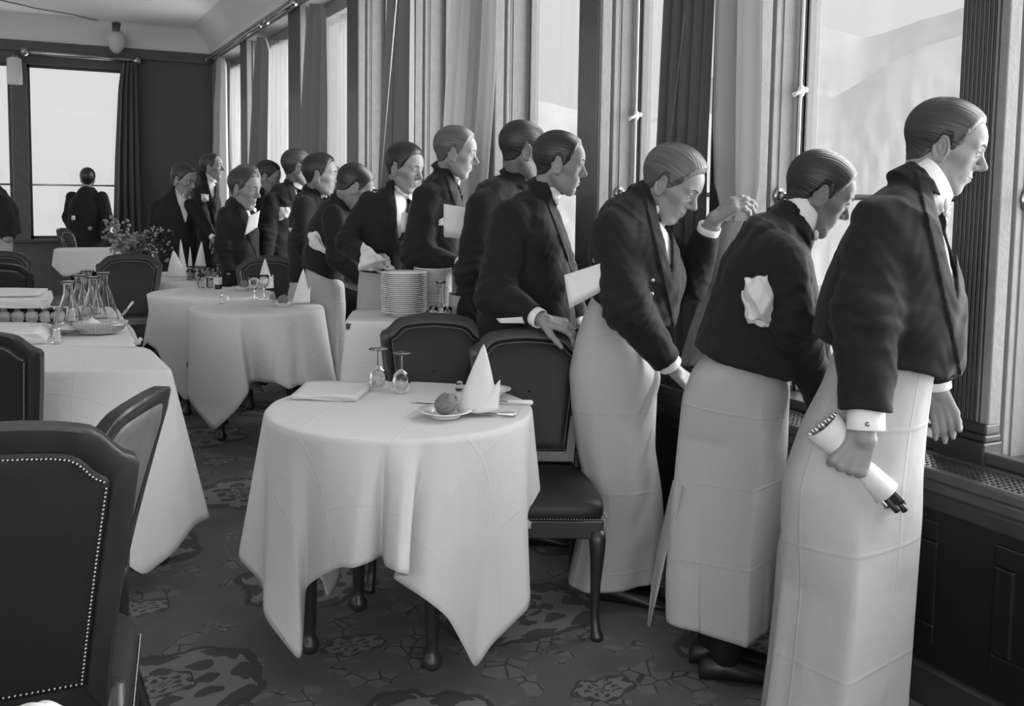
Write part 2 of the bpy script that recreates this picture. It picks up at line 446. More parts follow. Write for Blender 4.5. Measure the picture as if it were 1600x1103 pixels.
def hand_prims(wr, dirn, nor, curl=.5, s=1.0, side=1, thumb=.6, spread=.06, curls=None, tcurl=.5):
    """wrist point, direction of the fingers, outward normal of the back of the hand, side=+1 thumb on +side"""
    d = nrm(dirn); n = nrm(np.asarray(nor, float)-d*(np.asarray(nor, float)@d)); t = np.cross(n, d)*side
    wr = np.asarray(wr, float); pr = []; L = .088*s
    kn = []
    for i, (o_, ll) in enumerate(((.030, .070), (.010, .079), (-.011, .073), (-.030, .057))):
        base = wr+d*(.012*s)+t*(o_*.55*s); k = wr+d*(L-abs(i-1)*.004*s)+t*(o_*s)+n*.002
        pr.append((base, k, .0135*s, .0115*s)); kn.append((k, ll*s, o_))
    for i, (k, ll, o_) in enumerate(kn):
        c = curls[i] if curls else curl
        f = nrm(d+t*(spread*(o_/.03))); p = k
        a = 0
        for j, fr in enumerate((.46, .30, .24)):
            a += c*(1.0, 1.15, .8)[j]
            q = p+(f*math.cos(a)-n*math.sin(a))*ll*fr
            pr.append((p, q, (.0098, .0088, .0078)[j]*s, (.0088, .0078, .0066)[j]*s)); p = q
    b = wr+d*.018*s+t*.020*s-n*.006*s
    f = nrm(d*.62+t*thumb-n*.35); p = b+f*.042*s
    pr.append((b, p, .0155*s, .0120*s))
    f2 = nrm(f*(1-tcurl*.5)+d*tcurl-n*tcurl*.5-t*tcurl*.3); q = p+f2*.031*s; pr.append((p, q, .0108*s, .0098*s))
    r = q+nrm(f2+d*.2-n*.2)*.025*s; pr.append((q, r, .0098*s, .0078*s))
    return pr
def prims_sdf(P, pr, k=.008):
    d = None
    for a, b, ra, rb in pr:
        e = cone(P, a, b, ra, rb); d = e if d is None else smin(d, e, k)
    return d
def to_world_frame(o):
    return o
def emit(name, f, pts, h, m, parent, pad=.05, uvf=None, kf=1.25):
    pts = np.array(pts); lo = pts.min(0)-pad; hi = pts.max(0)+pad
    V, Q = nets(f, lo, hi, h, kf=kf)
    if len(Q) == 0: return None
    uv = uvf(V) if uvf else None
    return fastlink(name, V-wl(parent), Q, m, parent, uv)
def wob(P, amp, sc=1.0, ph=0.0):
    x, y, z = P[:, 0]*sc, P[:, 1]*sc, P[:, 2]*sc
    return amp*(np.sin(31*z+17*x+9*np.sin(11*y+ph)+ph)*np.sin(19*y-13*x+ph*2+4*np.sin(14*z))+.6*np.sin(63*z-29*y+5*np.sin(23*x)+ph))
def person(s):
    """s: description of one figure; (u, v) in the photo frame plus a depth give real positions"""
    z = s['z']; ph = s.get('seed', 1)*1.7; h = s.get('res', .006)
    hu, hv = s['head']; um = s['torso'][1][0]
    w = vdir(um); rr = rdir(um)
    def pt(u, v, dz=0): return W(u, v, z+dz)
    k = z/F_PX
    tor = [(pt(c[0], c[1], c[4] if len(c) > 4 else 0), c[2]*k, c[3] if len(c) > 3 else 1.3) for c in s['torso']]
    pel = tor[-1][0].copy()
    gx, gy = pel[0]+s.get('foot', (0, 0))[0], pel[1]+s.get('foot', (0, 0))[1]
    if 'apron' in s:
        r_ = s['apron']['rows'][-1]; q_ = W((r_[2]+r_[3])/2, r_[0], z+s['apron'].get('dz', 0)); gx, gy = q_[0], q_[1]
        r_ = s['apron']['rows'][2]; pel = W((r_[2]+r_[3])/2, r_[0], z+s['apron'].get('dz', 0))
    root = thing('person', (gx, gy, 0), s['label'], 'person', s.get('group'))
    O = np.array([gx, gy, 0])
    # head frame
    hc = pt(hu, hv, s.get('hdz', .07)); psi = math.radians(s['hpsi']); pit = math.radians(s['hpit']); rol = math.radians(s.get('hrol', 0))
    dv = vdir(hu); rv = rdir(hu)
    fw = nrm(-dv*math.cos(psi)+rv*math.sin(psi)); fx = fw*math.cos(pit)-_Z*math.sin(pit); fz = fw*math.sin(pit)+_Z*math.cos(pit); fy = np.cross(fz, fx)
    fy, fz = fy*math.cos(rol)+fz*math.sin(rol), fz*math.cos(rol)-fy*math.sin(rol)
    R = np.stack([fx, fy, fz], 1).astype(np.float32); hs = s.get('hs', 1.0)
    def loc(P): return ((P-hc.astype(np.float32))@R)/hs
    def gl(p): return hc+R@(np.asarray(p, float)*hs)
    ho = dict(nose=.012, jaw=1.0, recede=.012, puff=0.0); ho.update(s.get('ho', {}))
    (ru0, rv0), (ru1, rv1) = s['ring']; nb = pt((ru0+ru1)/2, (rv0+rv1)/2)
    rl = np.hypot(ru1-ru0, rv1-rv0); ax = nrm(RGT*((rv1-rv0)/rl)+UP*((ru1-ru0)/rl)); nkr = min(max(rl/2*k, .056), .066)
    nk_top = gl((-.030, 0, -.035))
    tor[0] = (nb-ax*.055, .050, 1.15)
    arms = []
    for a in s.get('arms', []):
        ch = [(pt(c[0], c[1], c[3]), c[2]*k) for c in a['ch']]
        arms.append((ch, a))
    hands = []
    for ch, a in arms:
        if 'hand' in a:
            hd = a['hand']; wr = ch[-1][0]
            dr = rdir(a['ch'][-1][0])*hd['d'][0]+_Z*hd['d'][1]+vdir(a['ch'][-1][0])*hd['d'][2]
            no = rdir(a['ch'][-1][0])*hd['n'][0]+_Z*hd['n'][1]+vdir(a['ch'][-1][0])*hd['n'][2]
            dr = nrm(dr); fa = nrm(ch[-1][0]-ch[-2][0]); w0 = wr+fa*hd.get('gap', .03)
            kw = {q: hd[q] for q in hd if q in ('curl', 'side', 'thumb', 'spread', 'curls', 'tcurl')}
            pr = hand_prims(w0, dr, no, s=hd.get('s', 1.0), **kw)
            pr.insert(0, (wr-fa*.05, w0+dr*.012, .027*hd.get('s', 1), .025*hd.get('s', 1)))
            hands.append(pr)
    la_ = .45 if 'apron' in s else 1.0
    legs = [(pel+rr*sx*.05*la_+w*sy*.045*la_, np.array([gx, gy, .09])+rr*sx*.07*la_+w*sy*.075*(la_+.15)) for sx, sy in ((-.6, 1), (.6, -1))]
    def body(P):
        d = chain_sdf(P, [(p, max(r*.62, .03) if i_ < len(tor)-2 else .06, kk*.85) for i_, (p, r, kk) in enumerate(tor)], w)
        d = smin(d, cone(P, nb-ax*.03, nk_top, nkr-.012, .047), .02)
        for a, b in legs: d = smin(d, cone(P, a, b, .05, .035), .04)
        for ch, a in arms:
            for (p, r), (q, t) in zip(ch[:-1], ch[1:]): d = smin(d, cone(P, p, q, max(r-.02, .022), max(t-.02, .022)), .015)
        for pr in hands:
            c = np.array(pr[0][1], np.float32); near = np.linalg.norm(P-c, axis=1) < .26
            if near.any(): d[near] = smin(d[near], prims_sdf(P[near], pr), .010)
        near = np.linalg.norm(P-hc.astype(np.float32), axis=1) < .24
        if near.any(): d[near] = smin(d[near], head_skin(loc(P[near]), ho)*hs, .015)
        return d
    pts = [hc+o_*.14 for o_ in (fx, fy, fz, -fx, -fy, -fz)]+[gl((a_*.10, b_*.08, c_*.12)) for a_ in (-1, 1) for b_ in (-1, 1) for c_ in (-1, 1)]+[p+rr*r for p, r, _ in tor]+[p-rr*r for p, r, _ in tor]+[p+w*r*kk for p, r, kk in tor]+[p-w*r*kk for p, r, kk in tor]
    pts += [b-[0, 0, .04] for _, b in legs]
    for ch, a in arms: pts += [p for p, r in ch]
    for pr in hands: pts += [q[1] for q in pr]
    b_ = emit('body', body, pts, s.get('bres', h), s.get('skin', 'skin'), root)
    hair = emit('hair', lambda P: head_hair(loc(P), ho, cone(P, nb-ax*.03, nk_top, nkr-.012, .047)/hs)*hs, [gl((a_*.10, b_*.08, .045+c_*.09)) for a_ in (-1, 1) for b_ in (-1, 1) for c_ in (-1, 1)]+[gl(q) for q in ((.1, 0, .1), (-.12, 0, 0), (0, .09, .05), (0, -.09, .05), (0, 0, .15), (-.05, 0, -.07))], min(h, .004)*(1 if z < 5 else 1.5), s.get('hair', 'hair_brown'), root, pad=.015, kf=4, uvf=lambda V: np.stack([loc(V.astype(np.float32))[:, 0], np.arctan2(loc(V.astype(np.float32))[:, 1], loc(V.astype(np.float32))[:, 2]-.0)*.08], 1))
    # eyes and brows
    def sf(y, z_, off=.0006):
        xs = np.linspace(.12, .04, 161).astype(np.float32); q = np.stack([xs, np.full(161, y, np.float32), np.full(161, z_, np.float32)], 1)
        d_ = head_skin(q, ho, False); i = int(np.argmax(d_ < 0)); return (float(xs[i])+off, y, z_)
    if s.get('eyes', True):
        for sy in (-1, 1):
            c = gl((.0775, .031*sy, .0125)); e = MB().sphere(c, .0118*hs, 16).build('eye', 'eye_white', root)
            lk = nrm(fx*1.0+fz*.02-fz*s.get('look', .15)); MB().sphere(c+lk*.0082*hs, .0054*hs, 12).build('iris', 'iris', e if False else root)
            MB().tube([gl(sf(.012*sy, .0345)), gl(sf(.020*sy, .0385)), gl(sf(.030*sy, .0405)), gl(sf(.043*sy, .0360))], [.0018*hs, .0030*hs, .0028*hs, .0010*hs], 8, flat=.7).build('eyebrow', s.get('browm', 'brow'), root)
            MB().tube([gl(sf(.0195*sy, .0125, -.0004)), gl(sf(.026*sy, .0180)), gl(sf(.036*sy, .0180)), gl(sf(.0435*sy, .0130, -.0004))], [.0007*hs, .0013*hs, .0013*hs, .0007*hs], 6).build('eyelash', 'brow', root)
        for zz, rr_ in ((-.0490, .0026), (-.0590, .0032)):
            MB().tube([gl(sf(y_, zz+.0002*(abs(y_)/.02)*(-14 if zz > -.05 else 14), -rr_*.35)) for y_ in (-.021, -.011, 0, .011, .021)], [.0008*hs, rr_*.8*hs, rr_*hs, rr_*.8*hs, .0008*hs], 8).build('lip', 'lip', root)
        # lips
    # collar
    cb = nb; axf = ax.astype(np.float32); ffw = nrm(fw-ax*(fw@ax)).astype(np.float32)
    if s.get('collar', True):
        x_ = np.array(ffw, float); y_ = np.cross(ax, x_); rings = [[] for _ in range(5)]
        for i in range(48):
            an = 2*PI*i/48; c_, s__ = math.cos(an), math.sin(an); fr = nkr*c_
            top = .032-.012*fr/.06-(.014*max(0, (c_-.93)/.07))
            for j, (t_, r_) in enumerate(((-.035, nkr+.006), (top-.002, nkr+.003), (top, nkr+.0015), (top-.002, nkr-.0005), (-.03, nkr-.002))):
                rings[j].append(cb+ax*t_+(x_*c_+y_*s__)*r_)
        MB().grid(rings, closed=True).build('collar', 'shirt', root)
    # shirt
    V3 = s.get('vee')
    tf = nrm(-vdir(um)*math.cos(math.radians(s.get('tpsi', 80)))+rdir(um)*math.sin(math.radians(s.get('tpsi', 80))))
    if V3:
        v3 = [pt(*q) for q in V3]; cen = sum(v3)/3; pn = nrm(np.cross(v3[1]-v3[0], v3[2]-v3[0]))
        ex = s.get('vdir', None); exd = w if ex is None else nrm(w*ex[0]+rr*ex[1])
        pls = []
        for i in range(3):
            a, b = v3[i], v3[(i+1) % 3]; n_ = nrm(np.cross(b-a, exd))
            if n_@(cen-a) > 0: n_ = -n_
            pls.append((a.astype(np.float32), n_.astype(np.float32)))
        def tri(P): return np.max([ (P-a)@n_ for a, n_ in pls], axis=0)
        depth = lambda P: (P-tor[1][0].astype(np.float32))@exd.astype(np.float32)
        shirt = lambda P: smax(chain_sdf(P, [(p, r-.011, kk) for p, r, kk in tor], w), np.maximum(tri(P)-.03, depth(P)-.02), .01)
        emit('shirt_front', shirt, v3+[q-w*.25 for q in v3], h, 'shirt', root, pad=.05)
    # bow tie
    if s.get('bow', True):
        bc = nb+ffw*(nkr+.012)-ax*(.004+.040*math.sin(pit)); sd = nrm(np.cross(ax, ffw))
        m = MB()
        for sg in (-1, 1):
            m.tube([bc+sd*sg*.004, bc+sd*sg*.018+_Z*.002, bc+sd*sg*.040, bc+sd*sg*.052], [.006, .009, .017, .015], 10, flat=.4)
        m.sphere(bc+fw*.003, .009, 10)
        m.build('bow_tie', 'shirt', root)
    # jacket
    hem = s.get('hem')
    if hem:
        a, b = pt(*hem[0]), pt(*hem[1]); hem_ = [a, b]; hn = nrm(np.cross(b-a, w)); hn = hn if hn[2] < 0 else -hn
        ha = a.astype(np.float32); hn = hn.astype(np.float32)
    nlow = nb.astype(np.float32); wf = s.get('wrinkle', .0028)
    def jacket(P):
        d = chain_sdf(P, tor, w)
        if hem: d = smax(d, (P-ha)@hn, .012)
        q = P-nlow; t = q@axf; rad = np.linalg.norm(q-t[:, None]*axf, axis=1)
        fr = q@ffw
        col = smax(np.maximum(rad-(nkr+.016-np.minimum(t, 0)*.22), (nkr+.007)-rad-2.5*np.clip(-.022-t, 0, 1)), np.maximum(t-(.002-.35*np.clip(fr+.02, 0, .2)), -.05-t), .004)
        d = smin(d, col, .022)
        d = smax(d, -np.maximum(rad-(nkr+.006), -.025-t), .003)
        if V3:
            tr = tri(P); dep = depth(P)
            lap = np.clip(1-tr/s.get('lapw', .055), 0, 1)
            d = d-.006*(lap > 0)*(dep < .0)*np.clip((s.get('lapw', .055)-tr)/.004, 0, 1)*np.clip((tr+.001)/.002, 0, 1)
            d = smax(d, -np.maximum(tr, dep), .003)
        for ch, a in arms:
            e = None
            for (p, r), (q_, t_) in zip(ch[:-1], ch[1:]):
                c_ = cone(P, p, q_, r, t_); e = c_ if e is None else smin(e, c_, .03)
            wr, r0 = ch[-1]; fa = nrm(wr-ch[-2][0]).astype(np.float32)
            tt = (P-wr.astype(np.float32))@fa; rd = np.linalg.norm(P-wr.astype(np.float32)-tt[:, None]*fa, axis=1)
            nearw = rd < r0*1.8+.02
            e = np.where(nearw & (tt > -.03), smax(e, tt, .004), e)
            el = ch[1][0].astype(np.float32) if len(ch) > 2 else ch[0][0].astype(np.float32)
            de = np.linalg.norm(P-el, axis=1)
            m_ = de < .30
            if m_.any():
                seg = nrm(ch[-1][0]-ch[0][0]).astype(np.float32); tq = (P[m_]-el)@seg
                e[m_] = e[m_]+.0045*s.get('slv', 1)*np.exp(-(de[m_]/.11)**2)*np.sin(tq*130+20*wob(P[m_], .05, 1, ph))
            d = smin(d, e, .014)
        return d+wob(P, wf, .62, ph)+wob(P, wf*.3, 1.7, ph+2)
    jp = []
    if hem: jp += hem_
    for p, r, kk in tor: jp += [p+rr*r, p-rr*r, p+w*r*kk, p-w*r*kk, p+_Z*r*.6, p-_Z*r]
    for ch, a in arms:
        for p, r in ch: jp += [p+rr*r, p-rr*r, p+w*r, p-w*r, p+_Z*r]
    emit('jacket', jacket, jp, h, s.get('cloth', 'black_wool'), root, pad=.05, kf=1.9)
    # cuffs
    for ch, a in arms:
        if a.get('cuff', True):
            wr, r0 = ch[-1]; fa = nrm(wr-ch[-2][0]); r1 = min(r0*.82, .042); cl = a.get('cl', .03)
            m = MB(); x = nrm(np.cross(fa, _Z)); y = np.cross(fa, x); n = 24
            rings = []
            for t, r in ((-.02, r1*.8), (-.02, r1), (cl-.002, r1*1.02), (cl, r1*.99), (cl, r1*.90), (-.01, r1*.8)):
                rings.append([wr+fa*t+r*(math.cos(2*PI*i/n)*x+math.sin(2*PI*i/n)*y) for i in range(n)])
            m.grid(rings, closed=True); cf = m.build('cuff', 'shirt', root)
            if a.get('link'): MB().sphere(wr+fa*cl*.5-w*r1+rr*r1*.1, .006, 10).build('cuff_link', 'button', cf)
    # buttons
    for (u_, v_, dz_) in s.get('buttons', []): MB().sphere(pt(u_, v_, dz_), .0085, 12).build('button', 'button', root)
    # trousers and shoes
    def trou(P):
        d = None
        for a, b in legs:
            e = cone(P, a, b, .098 if 'apron' not in s else .055, .05); d = e if d is None else smin(d, e, .03)
        d = smin(d, econe(P, pel+_Z*.02, pel-_Z*.03, *((.115, .115) if 'apron' not in s else (.08, .08)), w, 1.25, 1.25), .05)
        return smax(d, .045-P[:, 2], .01)
    emit('trousers', trou, [pel+rr*.15, pel-rr*.15, pel+w*.2, pel-w*.2, pel+_Z*.12]+[np.array([b[0]+i, b[1]+j, .03]) for _, b in legs for i in (-.08, .08) for j in (-.08, .08)], max(h*1.5, .012), 'trouser', root, pad=.03)
    fd = nrm(tf*1.0)
    for _, b in legs:
        a_ = np.array([b[0], b[1], .0])
        m = MB(); P_ = []
        for t, wd_, hg in ((-.075, .022, .05), (-.06, .034, .075), (-.01, .038, .085), (.05, .042, .065), (.12, .046, .045), (.17, .038, .032), (.19, .016, .022)):
            sdv = np.cross(_Z, fd); c_ = a_+fd*t; P_.append([c_+sdv*wd_*math.cos(q)+_Z*max(0.0, hg*.5+hg*.5*math.sin(q)) for q in np.linspace(0, 2*PI, 14, endpoint=False)])
        m.grid(P_, closed=True); m.add(P_[0], [tuple(range(14))]); m.add(P_[-1], [tuple(range(14))[::-1]]); m.build('shoe', 'shoe', root)
    # apron
    if 'apron' in s:
        ap = s['apron']; rows = ap['rows']; adz = ap.get('dz', 0); NU = 160; NR = ap.get('nr', 90)
        vs = np.array([r_[0] for r_ in rows], float); par = (vs-vs[0])/(vs[-1]-vs[0])
        T = np.linspace(0, 1, NR); cols = [np.interp(T, par, [r_[i] for r_ in rows]) for i in range(len(rows[0]))]
        # smooth the interpolated columns
        def smo(c):
            c = c.copy()
            for _ in range(5): c[1:-1] = (c[:-2]+2*c[1:-1]+c[2:])/4
            return c
        cols = [smo(c) for c in cols]
        grid = []; uvs = []; dep = ap.get('depth', .16)
        for i in range(NR):
            vl, vr, l, r_ = cols[0][i], cols[1][i], cols[2][i], cols[3][i]; t = T[i]; ring = []
            cu = (l+r_)/2; hw = (r_-l)/2
            dd = dep*(1-.12*(1-t))
            for j in range(NU):
                an = PI/2+2*PI*j/NU; cx, cy = math.cos(an), math.sin(an)
                # squarer, cloth-like section with pleats that grow to the hem
                sq = ap.get('sq', .8); ex = math.copysign(abs(cx)**sq, cx); ey = math.copysign(abs(cy)**sq, cy)
                fo = 0
                for (fa_, fk, fp, t0) in ap.get('folds', [(.014, 5, .4, .1), (.008, 11, 1.1, .2)]):
                    fo += fa_*max(0, (t-t0)/(1-t0))*math.sin(fk*an+fp+1.5*t)
                for (ja, jw, jd, jt, js) in ap.get('pinch', []):
                    q_ = (an-ja+js*(t-jt)); q_ = (q_+PI) % (2*PI)-PI
                    fo += jd*math.exp(-(q_/jw)**2)*math.exp(-((t-jt)/.13)**2)
                if ey < 0 and 'ridge' in ap:
                    rc, r0, rs = ap['ridge']; tri_ = 1-(abs(ex-rc)/(1-rc if ex > rc else 1+rc)); q_ = rs*min(1, max(0, (t-r0)/.25)); ey = -((1-q_)*abs(ey)+q_*tri_*1.05)
                u_ = cu+ex*hw; v_ = vl+(vr-vl)*(ex+1)/2
                p = W(u_, v_, z+adz)+vdir(cu)*(ey*dd+fo*ey)
                if abs(ey) < .5: p = p+rdir(cu)*fo*.35*math.copysign(1, ex)
                ring.append(p); uvs.append((an*.19+ap.get('uo', 0), t*.95+ap.get('vo', 0)))
            grid.append(ring)
        m = MB().grid(grid, closed=True); o = m.build('apron', 'apron_linen', root, uvs=uvs, solid=.002)
        for fl in ap.get('flaps', []):
            a_ = [W(q[0], q[1], z+q[2]) for q in fl]; n_ = len(a_)//2
            m2 = MB(); g2 = []; 
            for i in range(n_):
                p0, p1 = a_[i], a_[-1-i]; g2.append([p0+(p1-p0)*t_+vdir(um)*.012*math.sin(t_*PI*2+i) for t_ in np.linspace(0, 1, 8)])
            m2.grid(g2); m2.build('apron_flap', 'apron_linen', o if False else root, solid=.002, uvs=[(0.05+.01*i, .1) for i in range(len(m2.v))])
    return root
# ------------------------------------------------------------------ the hall
XS, XP, XG = 2.24, 2.44, 2.69       # sill front, pillar front, glass
YF = 14.0                            # end wall
XL, YB = -6.5, -3.2                  # the hall runs on past the left edge and behind the camera
ZC, ZK = 3.60, 3.30                  # ceiling, underside of the cornice
SILL = .70
def bx(name, lo, hi, m, bevel=0, kind=True, **k):
    o = MB().box(lo, hi).build(name, m, smooth=False, bevel=bevel)
    if kind: struct(o)
    return o
# carpet
m = mat('carpet', .05, .95, sheen=.1); nt = m.node_tree; b = nt.nodes['Principled BSDF']
def N(t, **k):
    n = nt.nodes.new(t)
    for a_, v_ in k.items(): setattr(n, a_, v_)
    return n
def mt(op, a, c=None, cl=False):
    n = N('ShaderNodeMath', operation=op, use_clamp=cl)
    for i, q in enumerate((a, c)):
        if q is None: continue
        if hasattr(q, 'links'): nt.links.new(q, n.inputs[i])
        else: n.inputs[i].default_value = q
    return n.outputs[0]
tc = N('ShaderNodeTexCoord')
mp0 = N('ShaderNodeMapping'); mp0.inputs['Rotation'].default_value = (0, 0, .0); nt.links.new(tc.outputs['Object'], mp0.inputs[0])
nz = N('ShaderNodeTexNoise'); nz.inputs['Scale'].default_value = 14; nz.inputs['Detail'].default_value = 3; nt.links.new(mp0.outputs[0], nz.inputs['Vector'])
sx = N('ShaderNodeSeparateXYZ'); nt.links.new(mp0.outputs[0], sx.inputs[0])
wz = mt('MULTIPLY', mt('SUBTRACT', nz.outputs[0], .5), .06)
X = mt('ADD', sx.outputs[0], wz); Y = mt('ADD', sx.outputs[1], wz)
def cell(px, py, ox, oy):
    cx = mt('SUBTRACT', mt('MODULO', mt('ADD', X, 50*px+ox), px), px/2); cy = mt('SUBTRACT', mt('MODULO', mt('ADD', Y, 50*py+oy), py), py/2)
    return cx, cy
def medal(px, py, ox, oy, rx, ry, lobes):
    cx, cy = cell(px, py, ox, oy); ax_ = mt('DIVIDE', cx, rx); ay_ = mt('DIVIDE', cy, ry)
    r = mt('SQRT', mt('ADD', mt('MULTIPLY', ax_, ax_), mt('MULTIPLY', ay_, ay_)))
    an = mt('ARCTAN2', ay_, ax_); lob = mt('MULTIPLY', mt('COSINE', mt('MULTIPLY', an, lobes)), .08)
    r = mt('ADD', r, lob)
    inside = mt('LESS_THAN', r, 1.0)
    ring = mt('MULTIPLY', mt('GREATER_THAN', r, .90), mt('LESS_THAN', r, 1.0))
    pat = mt('GREATER_THAN', mt('ADD', mt('SINE', mt('MULTIPLY', r, 17)), mt('MULTIPLY', mt('COSINE', mt('MULTIPLY', an, 8)), .9)), .35)
    return inside, ring, pat
i1, r1, p1 = medal(1.15, 1.15, .2, .3, .25, .25, 6)
i2, r2, p2 = medal(1.15, 1.15, .775, .875, .30, .22, 4)
i3, r3, p3 = medal(.575, .575, .49, .0, .10, .07, 5)
vo = N('ShaderNodeTexVoronoi'); vo.inputs['Scale'].default_value = 15; vo.feature = 'DISTANCE_TO_EDGE'; nt.links.new(mp0.outputs[0], vo.inputs['Vector'])
ve = mt('LESS_THAN', vo.outputs['Distance'], .045)
n3 = N('ShaderNodeTexNoise'); n3.inputs['Scale'].default_value = 7; n3.inputs['Detail'].default_value = 5; nt.links.new(mp0.outputs[0], n3.inputs['Vector'])
fl = mt('GREATER_THAN', n3.outputs[0], .56)
base = mt('ADD', mt('MULTIPLY', n3.outputs[0], .045), .022)
def mixv(f, a, c):
    n = N('ShaderNodeMix'); n.data_type = 'FLOAT'; nt.links.new(f, n.inputs[0])
    for i, q in ((2, a), (3, c)):
        if hasattr(q, 'links'): nt.links.new(q, n.inputs[i])
        else: n.inputs[i].default_value = q
    return n.outputs[0]
v = mixv(mt('MULTIPLY', fl, ve), base, .016)
v = mixv(mt('MULTIPLY', fl, mt('SUBTRACT', 1.0, ve)), v, mt('MULTIPLY', v, 1.35))
for i_, r_, p_ in ((i1, r1, p1), (i2, r2, p2), (i3, r3, p3)):
    inner = mixv(p_, .088, .020)
    v = mixv(i_, v, inner); v = mixv(r_, v, .014)
v = mt('MULTIPLY', v, 1.7)
cc = N('ShaderNodeCombineColor'); [nt.links.new(v, cc.inputs[k_]) for k_ in range(3)]; nt.links.new(cc.outputs[0], b.inputs['Base Color'])
nb_ = N('ShaderNodeTexNoise'); nb_.inputs['Scale'].default_value = 300; bp = N('ShaderNodeBump'); bp.inputs['Strength'].default_value = .5; nt.links.new(nb_.outputs[0], bp.inputs['Height']); nt.links.new(bp.outputs[0], b.inputs['Normal'])
f = MB().box((XL, YB, -.05), (XG+.3, YF+.1, 0)).build('floor', 'carpet', smooth=False); struct(f)
# ceiling with cove and cornice
bx('ceiling', (XL, YB, ZC), (XG+.3, YF+.3, ZC+.1), 'ceiling_white')
prof = [(0, 0), (.10, .0), (.12, .03), (.10, .05), (.13, .09), (.20, .19), (.30, .26), (.34, .29), (.40, .30)]
mb = MB()
for (a, c) in (((XP, YB), (XP, YF)),):
    g = [[(XP+.06-p, y, ZK+q) for p, q in prof]+[(XP+.2, y, ZC), (XP+.2, y, ZK)] for y in (YB, YF-.02)]
    mb.grid(g)
o = mb.build('trim_1', 'plaster', smooth=True, auto=30); struct(o)
mb = MB(); g = [[(x, YF+.04-p, ZK+q) for p, q in prof]+[(x, YF+.1, ZC), (x, YF+.1, ZK)] for x in (XP-.02, XL)]
mb.grid(g); o = mb.build('trim_2', 'plaster', smooth=True, auto=30); struct(o)
# dark frieze rails under the cornice
bx('trim_3', (XP+.0, YB, ZK-.09), (XP+.30, YF, ZK+.02), 'frame_paint', .006)
bx('trim_4', (XL, YF-.05, ZK-.14), (XP, YF+.02, ZK+.01), 'end_wood', .006)
# wall above the windows and outer lintel
bx('wall_right', (XG-.02, YB, 3.18), (XG+.3, YF, ZC), 'frame_paint')
# end wall: right panel, spandrels
WA = YW(186, 105, YF); xw1 = YW(206, 200, YF)[0]; xw0 = YW(44, 200, YF)[0]; xwp = YW(18, 200, YF)[0]
zt = YW(110, 104, YF)[2]; zb = YW(110, 371, YF)[2]
bx('wall_end', (xw1, YF, 0), (XG+.3, YF+.2, ZC), 'wall_paper')
bx('wall_end_sill', (XL, YF, 0), (xw1, YF+.2, zb-.05), 'end_wood')
bx('wall_end_head', (XL, YF, zt), (xw1, YF+.2, ZC), 'end_wood')
bx('trim_5', (XL, YF-.10, zb-.06), (xw1+.05, YF+.12, zb-.02), 'sill_wood', .008)
for i, (x0, x1) in enumerate(((xwp, xw0), (XL, XL+.4))):
    bx('trim_%d' % (6+i), (x0, YF-.04, zb-.03), (x1, YF+.14, zt+.02), 'end_wood', .01)
bx('trim_8', (xw1-.03, YF-.03, 0), (xw1+.05, YF+.02, zt+.3), 'end_wood', .008)
# end windows: frames with panes
def window(n, x0, x1):
    e = thing('window_%d' % n, ((x0+x1)/2, YF+.1, zb), None, None); struct(e)
    t = .035; m_ = MB()
    for lo, hi in (((x0, YF+.08, zb-.03), (x0+t, YF+.13, zt)), ((x1-t, YF+.08, zb-.03), (x1, YF+.13, zt)), ((x0, YF+.08, zb-.03), (x1, YF+.13, zb-.03+.05)), ((x0, YF+.08, zt-t), (x1, YF+.13, zt))): m_.box(lo, hi)
    m_.build('window_frame', 'dark_wood', e, smooth=False)
    MB().box((x0+t, YF+.10, zb+.02), (x1-t, YF+.106, zt-t)).build('pane', 'pane', e, smooth=False)
window(1, xw0, xw1); window(2, XL+.4, xwp)
o = MB().tube([(XL+.4, YF-.02, 1.46), (xwp, YF-.02, 1.46)], .012).build('guard_rail', 'chrome_bar'); tag(o, 'thin metal guard rail across the cut off end window at far left', 'rail')
o = MB().tube([(xw0, YF-.02, 1.46), (xw1, YF-.02, 1.46)], .012).build('guard_rail', 'chrome_bar'); tag(o, 'thin metal guard rail across the end window behind the lone man', 'rail')
